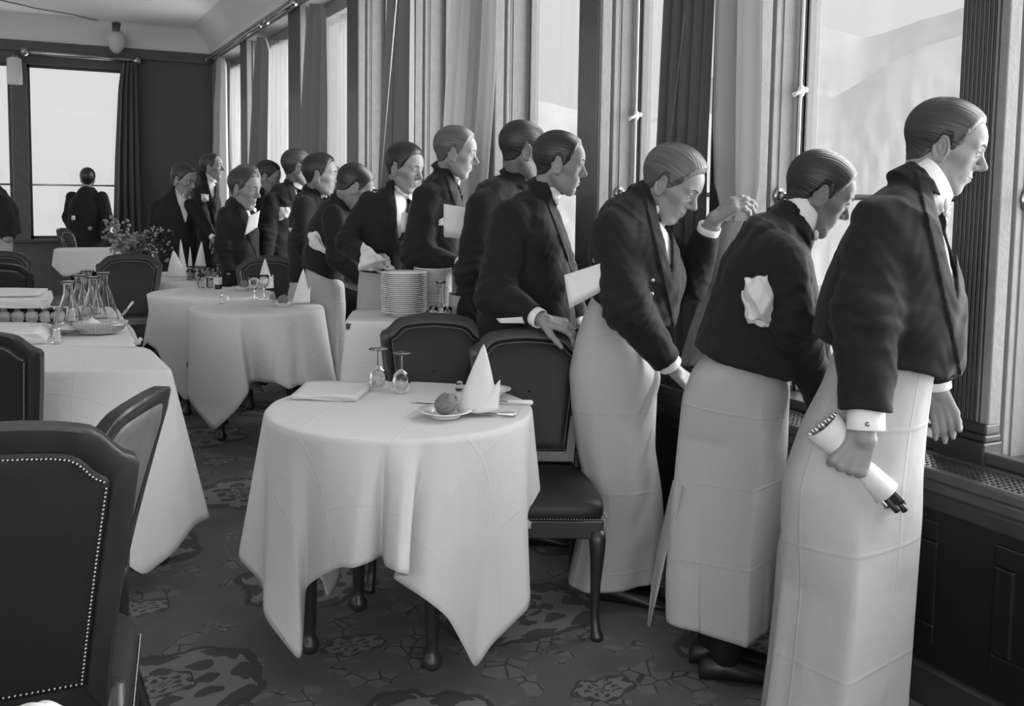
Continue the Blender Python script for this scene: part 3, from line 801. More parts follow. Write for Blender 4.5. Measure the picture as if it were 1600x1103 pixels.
# the window wall: pillars with fluted fronts and painted reveals
PILY = [(-1.6, -1.4), (.0, .17), (1.795, 1.925), (2.80, 3.05), (3.89, 4.08), (5.02, 5.22), (6.28, 6.48), (7.52, 7.80), (9.30, 9.75), (11.75, 12.1), (13.75, 14.0)]
ZB = SILL-.02; ZT = 3.22
for i, (y0, y1) in enumerate(PILY):
    e = thing('pillar', (XP, (y0+y1)/2, ZB), None, None); struct(e)
    # front with flutes
    n_ = max(5, int((y1-y0)/.016)); P = []
    for k in range(n_*6+1):
        y = y0+.008+(y1-y0-.016)*k/(n_*6); x = XP+.007*abs(math.sin(PI*k/6))**.6; P.append((x, y))
    poly = [(XP+.12, y0+.004), (XP, y0+.004)]+P+[(XP, y1-.004), (XP+.12, y1-.004)]
    MB().prism(poly, lambda p: (p[0], p[1], ZB), lambda p: (p[0], p[1], ZT)).build('fluted_front', 'dark_wood', e, smooth=False)
    # casing strip, groove, panelled reveal
    mb = MB(); mb.box((XP+.002, y0-.022, ZB), (XP+.055, y0+.02, ZT)); mb.build('casing', 'reveal_paint', e, smooth=False, bevel=.004)
    mb = MB(); mb.box((XP+.060, y0-.004, ZB), (XP+.10, y1, ZT)); mb.box((XP+.075, y0-.020, ZB), (XP+.095, y0, ZT)); mb.box((XP+.10, y0-.012, ZB), (XG+.02, y1, ZT))
    mb.box((XP+.115, y0-.017, ZB), (XP+.122, y0-.011, ZT)); mb.box((XP+.20, y0-.017, ZB), (XP+.205, y0-.011, ZT)); mb.box((XG-.03, y0-.035, ZB), (XG+.02, y1, ZT))
    mb.build('reveal_panel', 'reveal_paint', e, smooth=False, bevel=.003)
    mb = MB()
    for d_, za, zb_ in ((.030, ZB, ZB+.08), (.020, ZB+.08, ZB+.10), (.012, ZB+.10, ZB+.13)): mb.box((XP-d_, y0-.02-d_*.5, za), (XP+.05, y1+.005, zb_))
    mb.build('plinth', 'dark_wood', e, smooth=False, bevel=.005)
# window frames, glass
WN = 3
for i in range(len(PILY)-1):
    y0 = PILY[i][1]; y1 = PILY[i+1][0]-.02
    if y1-y0 < .3: continue
    e = thing('window_%d' % WN, (XG, (y0+y1)/2, ZB), None, None); struct(e); WN += 1
    mb = MB(); t = .035
    mb.box((XG-.03, y0, ZB), (XG+.03, y0+.02, ZT)); mb.box((XG-.03, y0, ZB), (XG+.03, y1, ZB+.03)); mb.box((XG-.04, y0, ZT-.14), (XG+.03, y1, ZT)); mb.box((XG-.03, y1-.02, ZB), (XG+.03, y1, ZT))
    mb.build('window_frame', 'frame_paint', e, smooth=False, bevel=.004)
    MB().box((XG-.003, y0+.02, ZB+.03), (XG+.003, y1-.02, ZT-.14)).build('pane', 'pane', e, smooth=False)
    bx('soffit', (XP+.0, y0, ZT-.02), (XG+.02, y1, ZT+.10), 'frame_paint')
# guard rails with brackets in each window
RAILL = {2: 'brass guard rail at the right edge of the photo, bracketed to the pale reveal', 3: 'guard rail between the fluted pillar and the light curtain, gripped by a raised hand', 4: 'guard rail in the window before the stooping fair waiter'}
for i in range(1, len(PILY)-1):
    y0 = PILY[i][1]; y1 = PILY[i+1][0]-.02; zr = XW(1345, 308.5, XP+.12)[2] if i < 3 else 1.452
    mb = MB(); mb.tube([(XP+.12, y0, zr), (XP+.12, y1, zr)], .011, 12)
    for y, s_ in ((y0, 1), (y1, -1)):
        mb.tube([(XP+.12, y, zr), (XP+.12, y+s_*.008, zr)], [.032, .032], 16); mb.tube([(XP+.12, y+s_*.008, zr), (XP+.12, y+s_*.03, zr)], [.02, .014], 14)
    o = mb.build('guard_rail', 'chrome_bar')
    lab = {1: 'metal guard rail at the right edge of the photo beside the fluted pillar', 2: 'metal guard rail across the wide mountain window, gripped by a raised hand', 3: 'metal guard rail in the narrow window left of the dark curtain', 4: 'metal guard rail in the bright window behind the profile waiter'}.get(i, None)
    tag(o, lab or 'metal guard rail hidden behind the row of waiters farther along the windows', 'rail', None if lab else 'guard rails farther down the window wall')
# cremone bolts on the reveals of the near pillars
def bolt(y0, zk, label, x0):
    e = thing('window_bolt', (x0, y0-.02, zk), label, 'window bolt')
    MB().tube([(x0, y0-.030, SILL+.02), (x0, y0-.030, zk-.03), (x0+.002, y0-.032, zk), (x0, y0-.030, zk+.03), (x0, y0-.030, 3.15)], .0065, 8).build('rod', 'plaster', e)
    mb = MB(); mb.sphere((x0, y0-.034, zk), .016, 12, (1, .8, 1.5)); mb.tube([(x0, y0-.045, zk), (x0-.03, y0-.055, zk-.008), (x0-.055, y0-.05, zk-.02)], [.008, .006, .010], 8); mb.sphere((x0+.02, y0-.034, zk+.006), .012, 10)
    mb.build('handle', 'plaster', e)
bolt(PILY[3][0], XW(1232, 145, XG-.05)[2], 'white cremone bolt with knob on the reveal between light curtain and mountain window', XG-.055)
bolt(PILY[4][0], XW(985, 182, XG-.05)[2], 'cremone bolt with small lever on the reveal left of the dark curtain', XG-.055)
# sill cabinet with grilles
bx('sill_board', (XS, YB, SILL-.035), (XS+.03, YF, SILL), 'sill_wood', .008)
bx('sill_back', (XP-.05, YB, SILL-.035), (XG+.05, YF, SILL), 'sill_wood', .004)
bx('sill_ridge', (XP-.02, YB, SILL), (XP+.02, YF, SILL+.035), 'sill_wood', .006)
bx('sill_mould', (XS+.015, YB, SILL-.075), (XS+.06, YF, SILL-.035), 'sill_wood', .01)
bx('sill_mould', (XS+.03, YB, SILL-.13), (XS+.06, YF, SILL-.075), 'dark_wood', .01)
bx('wall_right_below', (XS+.05, YB, 0), (XG+.3, YF, SILL-.05), 'black_wood')
bx('baseboard_right', (XS+.03, YB, 0), (XS+.06, YF, .12), 'dark_wood', .01)
for i in range(12):
    y = -.4+i*1.1; mb = MB()
    for lo, hi in (((XS+.044, y, .24), (XS+.056, y+.06, .48)), ((XS+.044, y+.86, .24), (XS+.056, y+.92, .48)), ((XS+.044, y, .48), (XS+.056, y+.92, .54)), ((XS+.044, y, .18), (XS+.056, y+.92, .24))): mb.box(lo, hi)
    o = mb.build('panel_frame', 'black_wood', smooth=False, bevel=.006); struct(o)
bx('duct', (XS+.03, YB, SILL-.06), (XP-.05, YF, SILL-.05), 'dark_wood')
mg = MB(); gl_ = [(-.6, .5), (.62, 1.72), (1.78, 2.6), (2.66, 3.5)]
gsp = [(1.02, 1.98, 'perforated brass heating grille in the sill by the nearest waiter'), (2.06, 2.52, 'perforated heating grille in the sill glimpsed between the two nearest aprons'), (2.6, 3.6, 'perforated heating grille in the sill under the raised arm'), (-.3, .95, None)]
for a, c, lab in gsp:
    mb = MB(); x0, x1 = XS+.030, XP-.050; z0 = SILL-.004; st = .019; L_ = c-a
    nrow = int(round((x1-x0)/st)); ncol = int(round(L_/st))
    for r in range(nrow+1):
        x = x0+(x1-x0)*r/nrow; mb.box((x-.003, a, z0-.004), (x+.003, c, z0))
    for r in range(ncol+1):
        y = a+L_*r/ncol; mb.box((x0, y-.003, z0-.004), (x1, y+.003, z0))
    mb.box((x0, a-.012, z0-.004), (x1, a, z0+.003)); mb.box((x0, c, z0-.004), (x1, c+.012, z0+.003))
    o = mb.build('heating_grille', 'brass', smooth=False); tag(o, lab or 'perforated brass heating grille in the sill at the right edge', 'grille')
bx('sill_fill', (XS+.03, 3.62, SILL-.01), (XP-.05, YF, SILL-.001), 'sill_wood')
# ------------------------------------------------------------------ mountains beyond the valley
def ridge(name, pts, dist, depth, m, seed, label):
    rnd = random.Random(seed); us = np.linspace(pts[0][0], pts[-1][0], 220); vs = np.interp(us, [p[0] for p in pts], [p[1] for p in pts])
    n1 = np.zeros(len(us))
    for k in range(1, 6): n1 += np.interp(us, np.linspace(us[0], us[-1], 6*2**k), [rnd.uniform(-1, 1) for _ in range(6*2**k)])*9/1.9**k
    rows = []
    for t in np.linspace(0, 1, 26):
        row = []
        for i, u in enumerate(us):
            r = nrm([ray(u, 300)[0], ray(u, 300)[1], 0]); top = ray(u, vs[i]-n1[i]*.6); el = top[2]/np.hypot(top[0], top[1])
            D = dist*(1-.55*t*depth); h0 = el*dist; hz = CAM_H+h0*(1-t)**1.15+(-420)*t+rnd.uniform(-1, 1)*dist*.0022*math.sin(PI*t)
            row.append(np.array([0, 0, 0])+r*D+_Z*hz)
        rows.append(row)
    o = MB().grid(rows).build(name, m); struct(o); return o
ridge('mountain', [(700, 150), (760, 140), (850, 160), (900, 172), (1000, 190), (1040, 178), (1180, 60), (1260, 40), (1340, 60), (1400, 40), (1480, 15), (1700, -60), (2400, -100)], 9000, .6, 'snow', 3, '')
ridge('mountain', [(700, 262), (800, 240), (900, 215), (1000, 190), (1100, 178), (1250, 162), (1300, 148), (1345, 120), (1380, 96), (1430, 72), (1490, 55), (1600, 10), (1900, -40), (2400, -60)], 5200, .8, 'rock', 8, '')
# ------------------------------------------------------------------ curtains
def curtain(name, rows, X, m, folds, label, amp=.035, n=90, uv=None, thick=.002, far=None, group=None, parent=None, NR=34, ph=0.):
    """rows (v, u_left, u_right) on the plane x = X; pleats stand out of it"""
    g = []; vs = [r[0] for r in rows]
    for i in range(NR):
        v = vs[0]+(vs[-1]-vs[0])*i/(NR-1); l = np.interp(v, vs, [r[1] for r in rows]); r_ = np.interp(v, vs, [r[2] for r in rows]); row = []
        for j in range(n):
            t = j/(n-1); t2 = t+.02*math.sin(5*t+i*.02)
            p = XW(l+(r_-l)*t, v, X) if far is None else YW(l+(r_-l)*t, v, far)
            a = amp*(.65*math.sin(2*PI*folds*t2+ph+.25*math.sin(i*.1))+.35*math.sin(2*PI*folds*1.9*t2+1.3+ph))*min(1, .6+i*.02)
            if far is None: p = p+np.array([a, 0, 0])
            else: p = p+np.array([0, a, 0])
            row.append(p)
        g.append(row)
    o = MB().grid(g).build(name, m, parent, solid=thick)
    if parent is None: tag(o, label, 'curtain', group)
    return o
XC = 2.37
curtain('curtain', [(-260, 1044, 1128), (0, 1034, 1116), (250, 1022, 1104), (520, 1012, 1100), (700, 1008, 1096)], XC, 'curtain_dark', 5, 'dark heavy curtain hanging behind the stooping fair haired waiter', amp=.030, ph=1)
cl = curtain('curtain', [(-260, 1110, 1190), (0, 1110, 1183), (200, 1105, 1179), (290, 1108, 1176), (325, 1122, 1168), (345, 1128, 1160)], XC-.03, 'curtain_light', 2.2, 'light lined curtain bunched up by the raised hand of the fair haired waiter', amp=.035, ph=.5)
lace = curtain('lace_panel', [(345, 1128, 1160), (362, 1124, 1152), (400, 1112, 1144), (450, 1098, 1132), (500, 1080, 1118), (572, 1058, 1094)], XC-.05, 'lace', 1.2, None, amp=.012, parent=cl, n=40)
curtain('curtain', [(-200, 716, 776), (0, 706, 772), (120, 698, 768), (200, 694, 762), (320, 690, 752), (600, 686, 750)], XC, 'curtain_light', 4, 'bright pleated curtain rising behind the booklet waiter', amp=.045, ph=2)
curtain('curtain', [(-200, 612, 646), (0, 602, 643), (275, 586, 641), (430, 580, 640)], XC, 'curtain_grey', 2.5, 'grey curtain hanging behind the waiter turned to the room', amp=.055, ph=0)
curtain('curtain', [(6, 484, 506), (30, 476, 510), (150, 468, 511), (260, 462, 510), (430, 458, 510)], XC, 'curtain_grey', 3, 'grey curtain gathered at its top behind the forelock waiter', amp=.05, ph=.6)
curtain('curtain', [(58, 402, 414), (76, 396, 421), (150, 391, 421), (270, 384, 420), (430, 380, 420)], XC, 'curtain_grey', 2.5, 'grey curtain behind the small dark haired head', amp=.05, ph=.4)
curtain('curtain', [(90, 341, 349), (102, 337, 353), (160, 332, 354), (290, 328, 356), (430, 327, 358)], XC, 'curtain_light', 2.5, 'pale curtain hanging in the far right corner of the hall', amp=.04, ph=.4)
XZ = XG-.06
curtain('net_curtain', [(22, 534, 543), (55, 526, 548), (150, 527, 548), (400, 528, 548)], XZ, 'sheer', 4, 'sheer net curtain in the window right of the gathered grey curtain', amp=.02)
curtain('net_curtain', [(62, 422, 450), (150, 420, 450), (400, 420, 452)], XZ, 'sheer', 5, 'sheer net curtain filling the second window from the corner', amp=.02)
curtain('net_curtain', [(100, 357, 379), (200, 357, 376), (400, 358, 372)], XZ, 'sheer', 4, 'sheer net curtain filling the window nearest the corner', amp=.02)
curtain('curtain', [(98, 190, 213), (140, 185, 214), (250, 180, 217), (420, 176, 222)], 0, 'curtain_dark', 4, 'dark curtain drawn to the right side of the end window', amp=.06, far=YF-.16)
# curtain rods
def rod(pts, label, rad=.02, rings=8):
    mb = MB(); mb.tube(pts, rad, 10); a, b_ = np.array(pts[0]), np.array(pts[-1])
    for q in (a, b_): mb.sphere(q, rad*1.9, 12)
    o = mb.build('curtain_rod', 'brass'); tag(o, label, 'curtain rod'); return o
xr = XC-.02
rod([(xr, YW(1, 1, 1)[1]*0+9.15, 3.2), (xr, 10.3, 3.2)], 'brass curtain rod over the gathered grey curtain near the ceiling')
rod([(xr, 10.6, 3.2), (xr, 13.85, 3.2)], 'long curtain rod running into the far corner below the cornice', .016)
pA = YW(38, 81, YF-.12); pB = YW(214, 95, YF-.12)
rod([tuple(pA), tuple(pB)], 'pale curtain rod over the end window behind the lone man', .03)
# pull cord with acorn
pc0 = XW(622, -30, XC-.12); pc1 = XW(594, 300, XC-.12)
o = MB().tube([pc0, pc1], .004, 6).build('pull_cord', 'shirt'); tag(o, 'thin white curtain cord slanting down behind the waiter turned to the room', 'cord')
pc0 = XW(618, -30, XC-.10); pc1 = XW(612, 262, XC-.10); mb = MB(); mb.tube([pc0, pc1], .003, 6); mb.sphere(pc1-[0, 0, .012], .013, 10, (1, 1, 1.5))
o = mb.build('pull_cord', 'brow'); tag(o, 'dark cord with an acorn weight hanging before the grey curtain', 'cord')
a = XW(1070, 20, XC-.07); b_ = XW(1045, 240, XC-.07)
o = MB().tube([a, b_], .002, 6).build('pull_cord', 'curtain_grey'); tag(o, 'fine cord slanting over the dark heavy curtain', 'cord')
# ------------------------------------------------------------------ lamps
def ceiling_lamp(u, v, h_top, label, tube=False, s=1.0):
    p = G(u, v, h_top); e = thing('ceiling_lamp', p, label, 'lamp')
    MB().lathe([(0, 0), (.11*s, 0), (.105*s, -.02*s), (.06*s, -.06*s), (.04*s, -.10*s), (.045*s, -.13*s), (0, -.13*s)], 20, p).build('ceiling_rose', 'lamp_metal', e)
    if not tube: MB().lathe([(.045*s, -.12*s), (.09*s, -.15*s), (.115*s, -.21*s), (.11*s, -.28*s), (.08*s, -.35*s), (.035*s, -.395*s), (0, -.40*s)], 24, p).build('glass_globe', 'lamp_glass', e)
    else: MB().lathe([(.05*s, -.10*s), (.10*s, -.14*s), (.105*s, -.42*s), (.10*s, -.43*s), (0, -.43*s)], 24, p).build('glass_shade', 'lamp_glass', e)
    return e
ceiling_lamp(181, 35, ZC, 'teardrop glass ceiling lamp with dark metal rose above the end window')
p = YW(22, 92, YF-.28); e = thing('wall_lamp', p, 'cylindrical glass lamp shade on a bracket at the top left by the window post', 'lamp')
MB().lathe([(.05, .02), (.085, .0), (.09, -.30), (.085, -.315), (0, -.315)], 24, p).build('glass_shade', 'lamp_glass', e)
mb = MB(); mb.tube([p+np.array([0, .22, .02]), p+np.array([0, .12, .10]), p+np.array([0, 0, .09]), p+np.array([0, 0, .0])], [.02, .018, .02, .05], 10); mb.lathe([(0, .22), (.06, .22), (.05, .24), (0, .24)], 16, p, R=np.array([[1, 0, 0], [0, 0, 1], [0, -1, 0]]).astype(float)); mb.build('bracket', 'lamp_metal', e)
for pts, lab in (([(0, 0), (60, 14), (110, 22), (172, 37)], 'thin electric wire running over the ceiling to the teardrop lamp'), ([(0, 47), (50, 57), (90, 50), (172, 37)], 'thin wire sagging along the ceiling to the left of the teardrop lamp')):
    o = MB().tube([G(u, v, ZC-.012 if v < 45 else ZC-.012) for u, v in pts], .006, 6).build('ceiling_wire', 'lamp_metal'); tag(o, lab, 'wire')
# ------------------------------------------------------------------ tables and cloths
TH = .76
def P2(a): return np.array(a[:2])
def catm(P, n, corner=()):
    """resample a closed list of points linearly with light smoothing"""
    P = np.array(P); m = len(P); out = []
    for i in range(m):
        a, b = P[i], P[(i+1) % m]
        for k in range(n): out.append(a+(b-a)*k/n)
    out = np.array(out)
    for _ in range(2): out = (np.roll(out, 1, 0)+2*out+np.roll(out, -1, 0))/4
    return out
def drape(E, H, label, group=None, n=6, rows=22, mat_='tablecloth_linen', uo=(0, 0), name='tablecloth', crot=.3):
    Es = catm(E, n); Hs = catm(H, n); c = Es.mean(0); g = []; uv = []
    ca, sa = math.cos(crot), math.sin(crot)
    def addrow(row, ds):
        g.append(row)
        for p, e, d_ in zip(row, Es, ds):
            dd = e-c; r = np.linalg.norm(dd[:2])+1e-6; q = c[:2]+dd[:2]/r*d_
            uv.append((q[0]*ca-q[1]*sa+uo[0], q[0]*sa+q[1]*ca+uo[1]))
    R_ = np.linalg.norm((Es-c)[:, :2], axis=1)
    for t in (0.0, .25, .5, .75, .9, .975): addrow([c+(e-c)*t+_Z*.0 for e in Es], R_*t)
    addrow([c+(e-c)*.995-_Z*.003 for e in Es], R_*.995)
    L = np.linalg.norm(Hs-Es, axis=1)
    for i in range(1, rows+1):
        t = i/rows; row = []
        for e, h in zip(Es, Hs):
            k = np.array([e[0]+(h[0]-e[0])*.36, e[1]+(h[1]-e[1])*.36, e[2]+(h[2]-e[2])*.36])
            row.append((1-t)**2*(e-_Z*.006)+2*t*(1-t)*k+t*t*h)
        addrow(row, R_+L*t)
    mb = MB().grid(g, closed=True)
    # closed grids wrap from last to first column: uv of the seam shares vertices, fine
    o = mb.build(name, mat_, uvs=uv, solid=.0025); tag(o, label, 'tablecloth', group)
    z0 = min(v[2] for v in np.array(mb.v))
    return o, c
def round_edge(c, R, phis, u0):
    r_, f_ = rdir(u0), vdir(u0)
    return [c+r_*R*math.cos(math.radians(p))+f_*R*math.sin(math.radians(p)) for p in phis]
def table_under(c, R, top, label, legs=None, rot=0, square=False, leg=.40, cat='table', group=None):
    e = thing('dining_table', (c[0], c[1], 0), label, cat, group)
    mb = MB()
    if not square: mb.lathe([(0, top-.03), (R-.01, top-.03), (R, top-.02), (R, top-.008), (R-.01, top-.004), (0, top-.004)], 40, (c[0], c[1], 0))
    else: 
        Rm = np.array([[math.cos(rot), -math.sin(rot), 0], [math.sin(rot), math.cos(rot), 0], [0, 0, 1]]); mb.box((-square[0]/2, -square[1]/2, top-.03), (square[0]/2, square[1]/2, top-.004), Rm, np.array([c[0], c[1], 0]))
    mb.build('tabletop', 'dark_wood', e, auto=30)
    if legs is None:
        a, b_ = (leg/2, leg/2) if not square else (square[0]/2-.06, square[1]/2-.06)
        legs = [np.array([c[0], c[1]])+np.array([[math.cos(rot), -math.sin(rot)], [math.sin(rot), math.cos(rot)]])@np.array([x, y]) for x in (-a, a) for y in (-b_, b_)]
    for q in legs:
        MB().lathe([(0, 0), (.020, 0), (.030, .012), (.031, .03), (.022, .045), (.018, .06), (.020, .08), (.026, .4), (.030, top-.12), (.030, top-.03), (0, top-.03)], 16, (q[0], q[1], 0)).build('leg', 'dark_wood', e)
    q = np.array(legs); lo = q.min(0); hi = q.max(0); mb = MB()
    for i, j in ((0, 1), (0, 2), (1, 3), (2, 3)):
        mb.tube([(q[i][0], q[i][1], top-.07), (q[j][0], q[j][1], top-.07)], .03, 4)
    mb.build('rail', 'dark_wood', e, smooth=False)
    return e
def table_poly(E, h, label):
    E = [np.array(e) for e in E]; c = sum(E)/len(E)
    e_ = thing('dining_table', (c[0], c[1], 0), label, 'table')
    P = [c+(q-c)*.985-_Z*.012 for q in E]; P = [(q[0], q[1]) for q in P]
    ar = sum(P[i][0]*P[(i+1) % len(P)][1]-P[(i+1) % len(P)][0]*P[i][1] for i in range(len(P)))
    if ar < 0: P = P[::-1]
    MB().prism(P, lambda p: (p[0], p[1], h-.035), lambda p: (p[0], p[1], h-.008)).build('tabletop', 'dark_wood', e_, smooth=False)
    return e_, c
def add_legs(e_, pts, top):
    for q in pts:
        MB().lathe([(0, 0), (.020, 0), (.030, .012), (.031, .03), (.020, .06), (.026, .4), (.030, top-.03), (0, top-.03)], 16, (q[0], q[1], 0)).build('leg', 'dark_wood', e_)
def mixed(c, R, u0, items):
    """(angle, u, v, depth) or (angle, radius, height)"""
    E = round_edge(c, R, [i[0] for i in items], u0); r_, f_ = rdir(u0), vdir(u0); H = []
    for i in items:
        if len(i) == 4: H.append(W(i[1], i[2], i[3]))
        else:
            a = math.radians(i[0]); q = c+(r_*math.cos(a)+f_*math.sin(a))*i[1]; H.append(np.array([q[0], q[1], i[2]]))
    return E, H
# front table
c1 = G(625, 640, TH); c1 = W(625, 640, 3.08); c1[2] = TH
it = [(185, 368, 869, 3.05), (200, 413, 912, 2.92), (207, 411, 957, 2.86), (213, 425, 980, 2.84), (221, 471, 1038, 2.80), (227, 475, 975, 2.84), (233, 477, 917, 2.86), (241, 501, 900, 2.74), (250, 533, 885, 2.66), (257, 552, 888, 2.62), (261, 580, 877, 2.64), (264, 597, 867, 2.72), (267, 602, 885, 2.60), (272, 620, 893, 2.53), (276, 641, 899, 2.55), (279, 624, 899, 2.66), (282, 612, 902, 2.70), (285, 662, 934, 2.62), (290, 700, 964, 2.66), (297, 728, 1016, 2.74), (303, 743, 1046, 2.79), (310, 767, 1008, 2.80), (317, 790, 985, 2.82), (325, 824, 952, 2.86), (331, 829, 936, 2.92), (338, 822, 880, 3.02), (344, 818, 826, 3.08), (350, 835, 826, 3.10), (357, 852, 827, 3.20), (10, .47, .36), (35, .50, .20), (60, .47, .34), (90, .46, .40), (115, .47, .36), (130, 532, 905, 3.42), (138, 512, 937, 3.36), (146, 503, 900, 3.34), (165, .50, .34)]
E, H = mixed(c1, .425, 625, it)
drape(E, H, 'white cloth of the round front table, corners nearly touching the carpet', uo=(.1, .07), n=5, rows=30, crot=.62)
lg = []
for u, v in ((484, 1018), (675, 1044), (560, 952)): lg.append(G(u, v, 0)[:2])
lg.append(lg[1]+lg[2]-lg[0]); table_under(c1, .41, TH, 'round front table hidden under the white cloth, its turned dark legs showing', legs=[lg[0], lg[1], lg[2], lg[3]])
# second table
c2 = W(403, 477, 5.62); c2[2] = TH
it = [(178, 297, 560, 5.6), (190, 300, 566, 5.5), (198, 291, 620, 5.42), (212, 312, 648, 5.32), (225, 334, 673, 5.25), (235, 352, 657, 5.2), (243, 370, 640, 5.18), (252, 389, 613, 5.18), (257, 390, 600, 5.28), (262, 397, 596, 5.32), (272, 422, 597, 5.2), (282, 433, 598, 5.16), (292, 452, 609, 5.15), (300, 465, 602, 5.25), (308, 482, 600, 5.22), (318, 500, 603, 5.35), (330, 522, 606, 5.45), (338, 527, 601, 5.55), (350, 519, 570, 5.75), (20, .43, .40), (50, .45, .25), (80, .43, .40), (120, .43, .40), (145, 429, 620, 5.9), (160, .45, .38)]
E, H = mixed(c2, .385, 403, it)
drape(E, H, 'white cloth of the second round table, long corner hanging at its left', uo=(.4, .2), n=5, rows=20, crot=.5)
q_ = G(346, 688, 0)[:2]; table_under(c2, .37, TH, 'second round table under a white cloth with one dark leg showing', legs=[q_, q_+P2(rdir(403))*.40, q_+P2(vdir(403))*.40, q_+P2(rdir(403))*.40+P2(vdir(403))*.40])
# third table, left of and behind the second
c3 = W(332, 457, 6.35); c3[2] = TH
it = [(180, 258, 520, 6.3), (190, 240, 528, 6.2), (200, 230, 537, 6.1), (210, 246, 546, 6.05), (222, 262, 590, 6.0), (235, 290, 630, 5.95), (250, 320, 600, 5.9), (270, .50, .38), (290, .53, .36), (310, .55, .2), (330, .53, .36), (0, .5, .4), (45, .55, .2), (90, .5, .4), (135, .55, .2), (160, .5, .38)]
E, H = mixed(c3, .41, 332, it)
drape(E, H, 'white cloth of the third table, set with a bottle and jar', uo=(.2, .1), n=5, rows=16)
table_under(c3, .39, TH, 'third round table hidden by its white cloth behind the second table')
# fourth table with plants and napkins
c4 = W(282, 434, 7.5); c4[2] = TH
it = [(a, .50+.10*abs(math.sin(math.radians(a*2+20))), .42-.26*abs(math.sin(math.radians(a*2+20)))**3) for a in range(0, 360, 15)]
E, H = mixed(c4, .46, 275, it); drape(E, H, 'white cloth of the fourth table, crowded with peaked napkins and two potted plants', n=4, rows=14)
table_under(c4, .44, TH, 'fourth round table hidden by its white cloth under the potted plants')
# small far table
c5 = W(140, 389, 10.6); c5[2] = TH
r5, f5 = rdir(140), vdir(140)
E = [c5+r5*a+f5*b for a, b in ((-.33, -.28), (0, -.33), (.33, -.28), (.36, 0), (.33, .28), (0, .3), (-.33, .28), (-.36, 0))]
H = [W(100, 434, 10.2), W(139, 422, 10.15), W(180, 430, 10.2), W(186, 422, 10.6), W(186, 420, 10.9), W(140, 420, 10.95), W(88, 420, 10.9), W(79, 413, 10.5)]
drape(E, H, 'white cloth of the small far table in front of the lone man', n=6, rows=12)
table_under(c5, .30, TH, 'small far table under a short white cloth by the end window', leg=.4)
# service tables at the left
def pl(u, v, h=TH): return G(u, v, h)
E = [pl(231, 541), pl(269, 578), pl(262, 579), pl(235, 580), pl(200, 580.5), pl(120, 581), pl(50, 582), pl(-60, 583), pl(-60, 541), pl(100, 541)]
H = [W(258, 745, 4.12), W(331, 807, 3.64), W(304, 820, 3.52), W(272, 864, 3.42), W(223, 901, 3.34), W(140, 835, 3.36), W(50, 825, 3.36), W(-70, 830, 3.36), W(-70, 740, 4.1), W(100, 740, 4.1)]
drape(E, H, 'white cloth of the long left service table, square creases down its front', n=8, rows=26, uo=(.12, .18), crot=YAW)
tb, cs = table_poly(E, TH, 'long left service table carrying the carafes and basket under a white cloth'); add_legs(tb, [cs+(q-cs)*.85 for q in (E[0], E[1], E[7], E[8])], TH)
E = [pl(216, 539), pl(100, 539.5), pl(-60, 540), pl(-60, 476), pl(100, 478), pl(183, 479), pl(200, 508)]
H = [W(225, 700, 4.15), W(100, 700, 4.16), W(-70, 700, 4.16), W(-70, 650, 5.4), W(100, 650, 5.4), W(188, 640, 5.4), W(206, 660, 4.8)]
drape([e-_Z*.001 for e in E], H, 'white cloth of the farther left service table, mostly behind the carafes', n=8, rows=16, crot=YAW)
tb, ct = table_poly(E, TH-.004, 'farther left service table behind the carafes under a white cloth'); add_legs(tb, [ct+(q-ct)*.85 for q in (E[0], E[2], E[3], E[5])], TH)
# plate table
TP = .86
E = [pl(539, 503, TP), pl(630, 503.5, TP), pl(708, 504, TP), pl(706, 494, TP), pl(704, 484, TP), pl(640, 484, TP), pl(552, 484, TP), pl(545, 493, TP)]
H = [W(525, 640, 4.32), W(630, 640, 4.30), W(712, 640, 4.28), W(710, 620, 4.52), W(707, 600, 4.76), W(640, 600, 4.78), W(548, 600, 4.8), W(534, 620, 4.55)]
drape(E, H, 'white cloth of the serving table bearing the tall plate stacks', n=8, rows=20, uo=(.05, .1), crot=YAW)
tb, cp = table_poly(E, TP, 'serving table under the plate stacks, hidden by its white cloth'); add_legs(tb, [cp+(q-cp)*.85 for q in (E[0], E[2], E[4], E[6])], TP)
# near table corner below the frame with folded napkin
cn = W(40, 1190, 1.16); cn[2] = TH
E = [cn+rdir(40)*a+vdir(40)*b for a, b in ((-.35, .03), (.0, .05), (.10, .03), (.12, -.05), (.1, -.4), (-.35, -.4))]; H = [np.array([e[0]*1, e[1], .3]) for e in E]
drape(E, H, 'white cloth of a near table just below the bottom left corner', n=5, rows=8)
tb, cq = table_poly(E, TH, 'near table just below the bottom left corner of the photo'); add_legs(tb, [cq+(q-cq)*.8 for q in (E[0], E[2], E[4], E[5])], TH)
